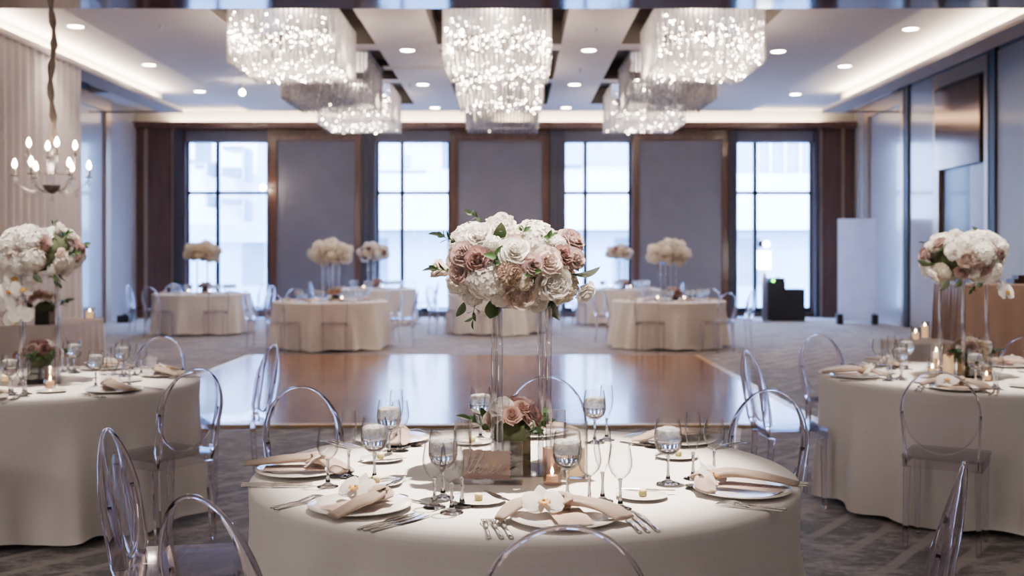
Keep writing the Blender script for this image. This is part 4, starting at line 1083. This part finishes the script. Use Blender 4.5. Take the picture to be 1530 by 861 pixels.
def lettering():
    st = [[(.45, 2.1), (.35, 1.4), (.22, .6), (.25, .12), (.45, .05), (.75, .45), (1.05, 1.3), (1.3, 2.05), (1.28, 2.35), (1.12, 2.2), (1.0, 1.4), (.9, .5), (.88, .02)],
          [(.9, .35), (1.15, .85), (1.38, .95), (1.42, .6), (1.42, .15), (1.6, .04), (1.85, .4), (2.05, .95), (2.1, 1.08), (2.12, .9), (2.35, .92), (2.42, .75), (2.38, .3), (2.5, .04), (2.75, .25)],
          [(2.75, .25), (3.02, .5), (3.2, .82), (3.12, 1.0), (2.92, .8), (2.88, .35), (3.05, .04), (3.4, .3), (3.68, .55), (3.85, .85), (3.76, 1.0), (3.58, .8), (3.53, .35), (3.72, .04), (4.05, .3), (4.3, .5)],
          [(-.05, 1.42), (.4, 1.5), (.95, 1.62)]]
    g = G(); s = .028
    for k in st:
        p = spline([((x - 2.1 + .28 * (y - 1)) * s, 0, (y - 1.0) * s) for x, y in k], 6)
        rad = [.00085 + .0007 * abs(math.sin(i * .35)) for i in range(len(p))]
        g.tube([(q[0], -.0016, q[2]) for q in p], rad, 6)
    return g.mesh('lettering', M['ivory_print'])
thing('number_card', 'deckle-edged pink card reading three in white script, inside the clear frame', 'card', T(ctr.x, ctr.y, .751, cyaw) @ T(-.002, -.0008, .0585, 0, 1, 0, math.radians(1)), [('card', card_mesh()), ('lettering', lettering())])
# candles on the number-card table
v1 = onz(825, 724); h1 = onz(860, 714); h2 = onz(692, 700); v3 = onz(836, 704)
solo('candle_holder', recolor(holder(.03, .118), M['mottled']), 'short mottled glass candle holder before the stand on the number-card table', 'candle holder', T(v1.x, v1.y, .751), 'candle holders')
thing('tealight', 'lit tealight inside the short mottled holder on the number-card table', 'candle', T(v1.x, v1.y, .760), candle_parts(.019, .02), 'candles')
solo('candle_holder', holder(.041, .187), 'wide clear glass candle cylinder behind the number-card table\'s ice goblet', 'candle holder', T(h1.x, h1.y, .751), 'candle holders')
thing('pillar_candle', 'ivory pillar candle inside the wide cylinder on the number-card table', 'candle', T(h1.x, h1.y, .760), candle_parts(.03, .09), 'candles')
solo('candle_holder', holder(.03, .165), 'slim clear candle cylinder beside the card on the number-card table', 'candle holder', T(h2.x, h2.y, .751), 'candle holders')
solo('candle_holder', holder(.028, .19), 'slender clear candle cylinder beside the rear rod of the number-card table', 'candle holder', T(v3.x, v3.y + .12, .751), 'candle holders')

# ---- the table beside the white drape, and the one beside the tan bar
def side_table(tx, ty, tn, seed, chairs, seats, srot, sh, flabel):
    table(tx, ty, tn, seed, 'ivory linen cloth draped to the floor over the ' + tn, chairs)
    for c, hr in chairs.items(): chair(tx, ty, c, tn, hour=hr)
    for i, (c, hr, nap) in enumerate(seats):
        setting(tx, ty, c, tn, full=False, nap=nap, seed=seed + i, forks=2, knives=2, hour=hr, glasses=[('water', .06, .25), ('wine', .11, .17), ('wine', .185, .12), ('flute', .16, .215)])
    thing('flower_stand', 'tall clear acrylic four-rod stand on the ' + tn, 'stand', T(tx + flabel[1], ty, .751, srot), stand_parts(sh, .185))
LX, LY, LN = -2.76, 6.2, 'drape-side table'; RX, RY, RN = 2.81, 6.5, 'bar-side table'
side_table(LX, LY, LN, 21, {-34: 'four', 28: 'two', 78: 'twelve', -88: 'six'}, [(-34, 'four', 'side'), (28, 'two', 'long'), (80, 'twelve', 'long'), (-88, 'six', 'side')], math.radians(20), .62, ('', .03))
side_table(RX, RY, RN, 31, {-120: 'seven', 183: 'nine', 115: 'eleven', 52: 'one'}, [(-120, 'seven', 'long'), (183, 'nine', 'side'), (115, 'eleven', 'side'), (52, 'one', 'long'), (-62, 'five', 'long')], math.radians(21.7), .62, ('', -.07))
lp = tall_parts(2); thing('flower_arrangement', 'large white and blush rose arrangement on the drape-side table\'s clear stand', 'flower arrangement', T(LX + .03, LY, 1.51, 2.3), lp)
rp_ = tall_parts(3); thing('flower_arrangement', 'large white and blush rose arrangement on the bar-side table\'s clear stand', 'flower arrangement', T(RX - .06, RY, 1.47, -2.6, 1.05), rp_)
thing('flower_vase', 'low dark vase of dusty roses beneath the drape-side table\'s stand', 'flower arrangement', T(LX + .0, LY + .05, .751), low_parts(8, 1.3, ('dusty', 'tan', 'mauve', 'white', 'dusty')))
thing('flower_vase', 'low green vase of cream roses beneath the bar-side table\'s stand', 'flower arrangement', T(RX - .05, RY - .03, .751), low_parts(9, 1.1, ('cream', 'blush', 'mauve', 'cream', 'tan')))
# trailing orchids under the two side arrangements
for tx, ty, tz, s, lab in ((LX - .06, LY - .12, 1.36, .065, 'beneath the drape-side table\'s arrangement'), ):
    for k, (dx, dz) in enumerate(((.0, .0), (.045, -.06), (-.04, -.075), (.03, -.14), (-.045, -.15), (.04, -.21), (-.01, -.23))):
        thing('orchid', 'white orchid bloom %s of a trailing spray %s' % (('first', 'second', 'third', 'fourth', 'fifth', 'sixth', 'lowest')[k], lab), 'flower', T(tx + dx, ty - .01 * (k % 3), tz + dz, k * .7, s, math.radians(80)), [('orchid_petals', ORC), ('orchid_lip', ORL)], 'trailing orchid blooms')
ox = (1503 - CX) * 6.45 / F
thing('orchid', 'single white orchid bloom dangling below the bar-side table\'s arrangement', 'flower', T(ox, 6.45, 1.49 - 55 * 6.45 / F, .5, .07, math.radians(70)), [('orchid_petals', ORC), ('orchid_lip', ORL), ('stem', G().tube([(0, 0, 0), (.1, .9, -.3), (-.6, 1.6, -.3)], .03, 5).mesh('stem', M['leaf']))])
def candle(px, py, r, h, ch, hold, lab, mott=False, z=.75):
    p = onz(px, py, z)
    if hold: solo('candle_holder', recolor(holder(r, h), M['mottled']) if mott else holder(r, h), 'clear glass candle holder ' + lab, 'candle holder', T(p.x, p.y, z + .001), 'candle holders')
    thing('pillar_candle', 'lit ivory candle ' + lab, 'candle', T(p.x, p.y, z + (.01 if hold else .001)), candle_parts(r * .72, ch), 'candles')
candle(75, 580, .03, .12, .03, True, 'before the roses of the drape-side table', True)
candle(68, 565, .034, .19, .12, True, 'among the roses of the drape-side table')
candle(8, 572, .03, .1, .03, True, 'left of the roses on the drape-side table')
candle(1417, 562, .042, .2, .12, True, 'left of the roses on the bar-side table')
candle(1399, 551, .03, .16, .1, True, 'behind the pillar candle of the bar-side table')
candle(1474, 570, .03, .1, .025, True, 'before the roses of the bar-side table', True)
candle(1393, 560, .028, .1, .03, True, 'alone at the left of the bar-side table')

# ---- far tables
far_arr = None
def far_arrangement():
    """one lighter mesh of the same tall arrangement for the distant tables"""
    g = G(); mats = ['white', 'cream', 'blush', 'mauve', 'dusty', 'tan']; r = random.Random(3)
    g.mi = 6; g.sphere((0, 0, 0), 1, 12, (.2, .2, .12))
    bl = {'rose': rose(0), 'hydrangea': hydrangea(0, 60)}
    for i in range(46):
        z = 1 - 1.7 * (i + .5) / 46; a = i * 2.39996; s = math.sqrt(max(0, 1 - z * z)); n = Vector((s * math.cos(a), s * math.sin(a), z))
        k = 'hydrangea' if i % 3 == 0 else 'rose'; sc_ = .085 if k == 'hydrangea' else .062
        p = Vector((n.x * .27, n.y * .27, n.z * .16)); g.add(bl[k], Matrix.Translation(p) @ orient(n, r.uniform(0, 6)) @ Matrix.Scale(sc_, 4), r.choice((0, 0, 1, 1, 2, 3, 4) if k == 'rose' else (0, 1)))
    return g, [M[m + '_petal'] for m in mats] + [M['moss']]
fg, fm = far_arrangement(); FAR = fg.mesh('flower_heads', *fm); FAR_CREAM = recolor(FAR, M['white_petal'], M['cream_petal'], M['white_petal'], M['cream_petal'], M['blush_petal'], M['blush_petal'], M['moss']); FAR_TAN = recolor(FAR, M['cream_petal'], M['tan_petal'], M['blush_petal'], M['tan_petal'], M['dusty_petal'], M['tan_petal'], M['moss'])
far_low = G(); _r = random.Random(6)
far_low.box((-.05, -.05, .001), (.05, .05, .1)); _rs = rose(2)
for i in range(9):
    n = orient((math.cos(i * 2.4), math.sin(i * 2.4), .2 + .5 * (i % 3)), i); far_low.add(_rs, Matrix.Translation((math.cos(i * 2.4) * .09, math.sin(i * 2.4) * .09, .12 + .035 * (i % 3))) @ n @ Matrix.Scale(.055, 4), 1 + i % 3)
FARLOW = far_low.mesh('flower_vase', M['dark_vase'], M['dusty_petal'], M['coral_petal'], M['blush_petal'])
_w = G(); _w.lathe([(.0065, .088), (.02, .094), (.036, .108), (.0445, .13), (.045, .15), (.042, .18), (.038, .206)], 16); _w.mi = 1
_w.lathe([(.0005, .0), (.037, .0), (.037, .002), (.009, .012), (.0042, .055), (.0068, .089)], 12); _w.mi = 2
_w.lathe([(.0005, .0945), (.034, .109), (.0428, .13), (.0428, .15), (.036, .178), (.0005, .18)], 14)
FARG = {'water': _w.mesh('iced_goblet', M['bowl_glass'], M['stem_glass'], M['ice']), 'wine': GL['wine']}
FT = [(-5.93, 20.5, 'first-window table', FAR_TAN, [-115, -62, -8, 182, 130, 45], .62), (-2.91, 17.2, 'first-panel table', FAR_CREAM, [-118, -78, 2, 175, 125, 48], .60),
      (-3.0, 23.3, 'second-window table', FAR, [0, 62, 178], .62), (-.32, 20.5, 'middle far table', None, [-150, -30, -95], .6),
      (2.54, 17.4, 'third-panel table', FAR_CREAM, [-112, -58, 3, 140, 50], .6), (2.33, 23.3, 'third-window table', FAR, [-150, 170, -20], .62)]
wordsn = ('first', 'second', 'third', 'fourth', 'fifth', 'sixth', 'seventh', 'eighth', 'ninth', 'tenth')
for k, (tx, ty, tn, fl, chs, sh) in enumerate(FT):
    table(tx, ty, tn, 40 + k, 'ivory linen cloth draped to the floor over the ' + tn, chs, cloth_mesh(40 + k, [math.radians(c) for c in chs], N=240))
    for c in chs: chair(tx, ty, c, tn)
    if fl:
        thing('flower_stand', 'clear acrylic rod stand for tall flowers on the ' + tn, 'stand', T(tx, ty, .751, .3 + k * .4), stand_parts(sh, .19, .015))
        solo('flower_arrangement', fl, {0: 'small tan and cream', 1: 'cream and ivory', 2: 'white and blush', 4: 'round ivory', 5: 'small white and green'}[k] + ' flower arrangement held high over the ' + tn, 'flower arrangement', T(tx, ty, .751 + sh + .16, k * 1.1, 1.12 if k != 5 else .95))
    solo('flower_vase', FARLOW, 'low posy of dusky roses at the centre of the ' + tn, 'flower arrangement', T(tx + .08, ty - .12, .751, k), 'low posies on far tables')
    r = random.Random(90 + k)
    for q in range(4):
        a = -PI / 2 + (q - 1.5) * .75 + r.uniform(-.1, .1) if q < 4 else 0
        ca, sa = math.cos(a), math.sin(a)
        solo('napkin', bpy.data.meshes['napkin'], 'folded blush napkin on the %s, %s from its west edge' % (tn, wordsn[q]), 'napkin', T(tx + ca * .72, ty + sa * .72, .751, a + PI / 2), 'napkins on far tables')
        for j in range(3):
            aa = a + .14 + .12 * j
            for jj, kind in enumerate(('water', 'wine')):
                rr = .5 - .1 * jj + .06 * j
                solo({'water': 'water_goblet', 'wine': 'wine_glass'}[kind], FARG[kind], 'blurred stemmed glass on the camera side of the ' + tn, 'glass', T(tx + rr * math.cos(aa), ty + rr * math.sin(aa), .751), 'stemmed glasses on the ' + tn)
    for q, (ax, ay) in enumerate(((-.2, -.2), (.22, -.25))):
        thing('tealight', 'tiny lit candle on the %s, %s of the posy' % (tn, ('west', 'east')[q]), 'candle', T(tx + ax, ty + ay, .751), candle_parts(.03, .05), 'candles')

# ---- head table at the left and small things around it
hx0, hx1, hy0, hy1 = -6.75, -4.79, 11.2, 12.55
def rect_cloth(hw, hd, h, seed, mat, nfold=30, amp=.03):
    r = random.Random(seed); per = []; n = 60
    for a, b in (((-hw, -hd), (hw, -hd)), ((hw, -hd), (hw, hd)), ((hw, hd), (-hw, hd)), ((-hw, hd), (-hw, -hd))):
        for k in range(n): per.append((a[0] + (b[0] - a[0]) * k / n, a[1] + (b[1] - a[1]) * k / n))
    g = G(); m = len(per); ph = r.uniform(0, 6); zs = [h, h - .012, h * .8, h * .5, h * .2, .012]
    for z in zs:
        t = 1 - z / h
        for i, (x, y) in enumerate(per):
            f = amp * t * (math.sin(TAU * nfold * i / m + ph) + .5 * math.sin(TAU * nfold * .37 * i / m) + .8); l = max(abs(x) / hw, abs(y) / hd); g.v.append(Vector((x + (x / hw) * f * (abs(x) > hw * .999), y + (y / hd) * f * (abs(y) > hd * .999), z)))
    for j in range(len(zs) - 1):
        for i in range(m): i2 = (i + 1) % m; g.face(j * m + i, (j + 1) * m + i, (j + 1) * m + i2, j * m + i2)
    sm = g.smooth; g.smooth = False; g.face(*range(m)); g.smooth = sm; return g.mesh('tablecloth', mat)
M['white_linen'] = pbr('pale_linen', '#cfc3bd', .85, var=.04, nscale=10, bmp=.1, bscale=200)
solo('tablecloth', rect_cloth((hx1 - hx0) / 2, (hy1 - hy0) / 2, .75, 3, M['white_linen']), 'pale cloth draped to the floor over the rectangular table by the white drape', 'tablecloth', T((hx0 + hx1) / 2, (hy0 + hy1) / 2, 0))
thing('flower_vase', 'low vase of blush roses on the rectangular table by the white drape', 'flower arrangement', T(-4.95, 11.35, .751, 0, 1.5), low_parts(15, 1.2, ('blush', 'white', 'coral', 'white', 'mauve')))
for px, py, lab in ((17, 486, 'at the front of the rectangular table by the drape'), (134, 477, 'at the back corner of the rectangular table by the drape')):
    candle(px, py, .06, .13, .08, True, lab)
# ---- right side: small draped table, tan satin bar
bx, by = onz(1383, 511).x, 9.2
solo('tablecloth', rect_cloth(.26, .26, .75, 5, M['white_linen'], 14, .02), 'pale cloth over the small square candle table behind the bar-side table', 'tablecloth', T(bx, by, 0))
candle(1368, 509, .04, .12, .06, True, 'on the small candle table, the shorter one'); candle(1382, 506, .04, .15, .1, True, 'on the small candle table, the taller one')
solo('draped_bar', rect_cloth(1.15, .35, 1.2, 8, M['tan_satin'], 34, .055), 'tall bar counter draped to the floor in tan satin', 'bar counter', T(5.55, 10.85, 0, 0))
solo('serving_tray', G().box((-.6, -.09, 0), (.6, .09, .05)).box((-.55, -.07, .05), (.55, .07, .085)).mesh('serving_tray', M['dark_wood']), 'long dark wooden tray on top of the tan satin bar', 'tray', T(5.6, 10.75, 1.201))
# ---- far right: DJ booth, light stand, white board
dj = 24.4
solo('equipment_booth', G().box((-.42, -.3, 0), (.42, .3, .72)).box((-.42, -.3, .72), (-.02, .3, .88)).mesh('equipment_booth', M['black']), 'black draped equipment booth before the fourth window', 'booth', T((1170 - CX) * dj / F, dj, 0))
thing('sound_mixer', 'black sound mixer with a green light on the equipment booth', 'mixer', T((1157 - CX) * dj / F, dj - .05, .881), [
    ('case', G().box((-.18, -.2, 0), (.18, .2, .09)).mesh('case', M['black_plastic'])), ('indicator_light', G().sphere((-.09, -.21, .03), .035, 8).mesh('indicator_light', M['led_green'])),
    ('knob', G().tube([(.05, -.1, .09), (.05, -.1, .13)], .02, 8).mesh('knob', M['steel']))])
ly = 23.9; lx = (1142 - CX) * ly / F
thing('light_stand', 'glowing white light box on a slim pole beside the equipment booth', 'lamp', T(lx, ly, 0), [
    ('pole', G().tube([(0, 0, .02), (0, 0, 1.2)], .05, 12).mesh('pole', M['steel'])), ('base', G().lathe([(.001, 0), (.16, 0), (.16, .02), (.001, .02)], 20).mesh('base', M['steel'])),
    ('light_box', G().box((-.14, -.06, 1.17), (.14, .06, 1.58)).mesh('light_box', M['lampbox'])), ('ring_lamp', G().sphere((.05, 0, 1.73), .085, 12).mesh('ring_lamp', M['lampbox'])), ('camera_body', G().box((-.13, -.05, 1.66), (-.04, .05, 1.8)).mesh('camera_body', M['steel']))])
wy = 23.0; wx0, wx1 = (1253 - CX) * wy / F, (1307 - CX) * wy / F; wz1 = H + 54 * wy / F
wb = G().box((-(wx1 - wx0) / 2, -.02, .08), ((wx1 - wx0) / 2, .02, wz1))
ft = lambda: G().box((-.06, -.22, 0), (.06, .22, .22)).mesh('foot', M['black_plastic'])
thing('white_screen', 'tall white freestanding screen board on black feet beside the fourth window', 'screen', T((wx0 + wx1) / 2, wy, 0, math.radians(-12)), [('board', wb.mesh('board', M['white_panel'])), ('foot', ft(), T(-.36, 0, 0)), ('foot', ft(), T(.36, 0, 0))])
solo('floor_case', G().box((-.14, -.12, 0), (.14, .12, .16)).box((-.05, -.02, .16), (.05, .02, .19)).mesh('floor_case', M['black_plastic']), 'small black case on the carpet beside the left wall panel', 'case', T((187 - CX) * 23.6 / F, 23.6, 0))

# ---- hanging crystal candelabra at the left
kx, ky, kz = (78 - CX) * 9.4 / F, 9.4, 1.49 + 106 * 9.4 / F
def candelabra():
    parts = []; s = 9.4 / F
    slv = []; r = random.Random(4)
    for i in range(40):
        t = i / 39; slv.append((.012 * math.sin(t * 21), .01 * math.cos(t * 17), .34 + t * (ZC - kz - .34)))
    parts.append(('chain_sleeve', G().tube(slv, [.028 + .01 * math.sin(i * 1.9) for i in range(40)], 8).mesh('chain_sleeve', M['rope_fabric'])))
    parts.append(('stem', G().lathe([(.001, -.06), (.02, -.05), (.012, .0), (.02, .05), (.01, .1), (.022, .18), (.01, .25), (.014, .36), (.001, .36)], 12).mesh('stem', M['crystal_drop'])))
    parts.append(('bowl', G().lathe([(.001, -.09), (.03, -.08), (.06, -.05), (.082, -.015), (.08, -.01), (.05, -.03), (.001, -.05)], 16).mesh('bowl', M['tarnish'])))
    arm = G().tube(spline([(.03, 0, -.02), (.13, 0, -.07), (.24, 0, -.03), (.30, 0, .06)], 6), .009, 8).mesh('arm', M['crystal_drop'])
    armu = G().tube(spline([(.02, 0, .1), (.09, 0, .09), (.16, 0, .15), (.19, 0, .24)], 6), .008, 8).mesh('arm', M['crystal_drop'])
    cup = G().lathe([(.001, 0), (.03, .004), (.038, .012), (.014, .014), (.011, .02), (.011, .075), (.001, .075)], 12).mesh('candle_cup', M['tarnish'])
    blb = G().lathe([(.001, .072), (.014, .085), (.02, .105), (.012, .135), (.002, .155)], 10).mesh('bulb', M['bulb'])
    drop = G().lathe([(.001, -.075), (.012, -.055), (.016, -.04), (.006, -.02), (.001, 0)], 6).mesh('crystal_drop', M['crystal_drop'])
    for k in range(6):
        a = TAU * k / 6 + .35; m = Matrix.Rotation(a, 4, 'Z')
        parts.append(('arm', arm, m, [('candle_cup', cup, T(.30, 0, .06)), ('bulb', blb, T(.30, 0, .06)), ('crystal_drop', drop, T(.30, 0, .055)), ('crystal_drop', drop, T(.2, 0, -.05))]))
    for k in range(4):
        a = TAU * k / 4 + .6; parts.append(('arm', armu, Matrix.Rotation(a, 4, 'Z'), [('candle_cup', cup, T(.19, 0, .24)), ('bulb', blb, T(.19, 0, .24)), ('crystal_drop', drop, T(.19, 0, .235))]))
    parts.append(('crystal_drop', drop, T(0, 0, -.09)))
    return parts
thing('candelabra_chandelier', 'small crystal candelabra hung on a sleeved chain before the white drape', 'chandelier', T(kx, ky, kz), candelabra())

# ------------------------------------------------------------------ light
def pin(x, y, p, deg=22, dx=.3, dy=.2, z=4.8): spot((x + dx, y + dy, z), (x, y, .75), p, deg, '#ffeedf', .6, .035)
pin(FX, FY, 1650, 25, .35, .25); spot((.5, .6, 4.8), (0, 3.66, 1.47), 700, 11, '#fff0e4', .5, .05); spot((-1.6, 3.4, 4.8), (LX, LY, 1.5), 300, 12, '#fff0e4', .5, .05); spot((1.7, 3.6, 4.8), (RX, RY, 1.5), 300, 12, '#fff0e4', .5, .05); pin(LX, LY, 700, 26, .2, -.3); pin(RX, RY, 640, 26, -.2, -.3)  # pins light the tables; the narrow spots are added to brighten the flowers
for tx, ty, *_ in FT: pin(tx, ty, 24, 22, 0, .1)
area((0, 3.5, 4.8), (0, 3.5, 0), 62, 13, 11, '#fff0e4')  # overhead fill added to lift the near half of the room
area((-7.2, -1.5, 3.2), (0, 4.6, .6), 46, 2.5, 2.5, '#fff1e8')  # side fill added from the left rear to model the cloth folds
area((0, -2.8, 2.4), (0, 5, 1.6), 9, 10, 3.6, '#fdf3f0')  # weak frontal fill added behind the camera
spot((5.2, 9.2, 4.8), (5.3, 10.5, .9), 260, 34, '#ffe8d6', .6, .05)  # spot added to brighten the satin bar
spot((0, 10.8, 4.1), (-.3, 13, 0), 60, 60, '#fff0e0', .5, .05)

w = bpy.data.worlds.new('sky'); sc.world = w; w.use_nodes = True; nt = w.node_tree; nt.nodes.clear()
bg = nt.nodes.new('ShaderNodeBackground'); wo = nt.nodes.new('ShaderNodeOutputWorld'); nt.links.new(bg.outputs[0], wo.inputs[0])
bg.inputs[0].default_value = lin('#a4c2ff'); bg.inputs[1].default_value = 23.0
s = bpy.data.lights.new('sun', 'SUN'); s.energy = 6; s.angle = .2; s.color = (1, .98, .95)
so = bpy.data.objects.new('sun', s); COL.objects.link(so); so.rotation_euler = Vector((.25, .8, -.75)).to_track_quat('-Z', 'Y').to_euler()

# ------------------------------------------------------------------ camera
cam = bpy.data.cameras.new('camera'); co = bpy.data.objects.new('camera', cam); COL.objects.link(co)
co.location = (0, 0, H); co.rotation_euler = (PI / 2, 0, 0)
cam.sensor_width = 36; cam.lens = F / 1530 * 36; cam.shift_y = -(430.5 - HY) / 1530
cam.clip_start = .05; cam.clip_end = 200
cam.dof.use_dof = True; cam.dof.focus_distance = 3.35; cam.dof.aperture_fstop = 3.0
sc.camera = co
sc.view_settings.view_transform = 'AgX'; sc.view_settings.look = 'None'; sc.view_settings.exposure = 1.5
cy = sc.cycles
cy.max_bounces = 14; cy.diffuse_bounces = 3; cy.glossy_bounces = 4; cy.transmission_bounces = 12; cy.transparent_max_bounces = 20
cy.caustics_reflective = False; cy.caustics_refractive = False; cy.sample_clamp_indirect = 3.0; cy.blur_glossy = .5
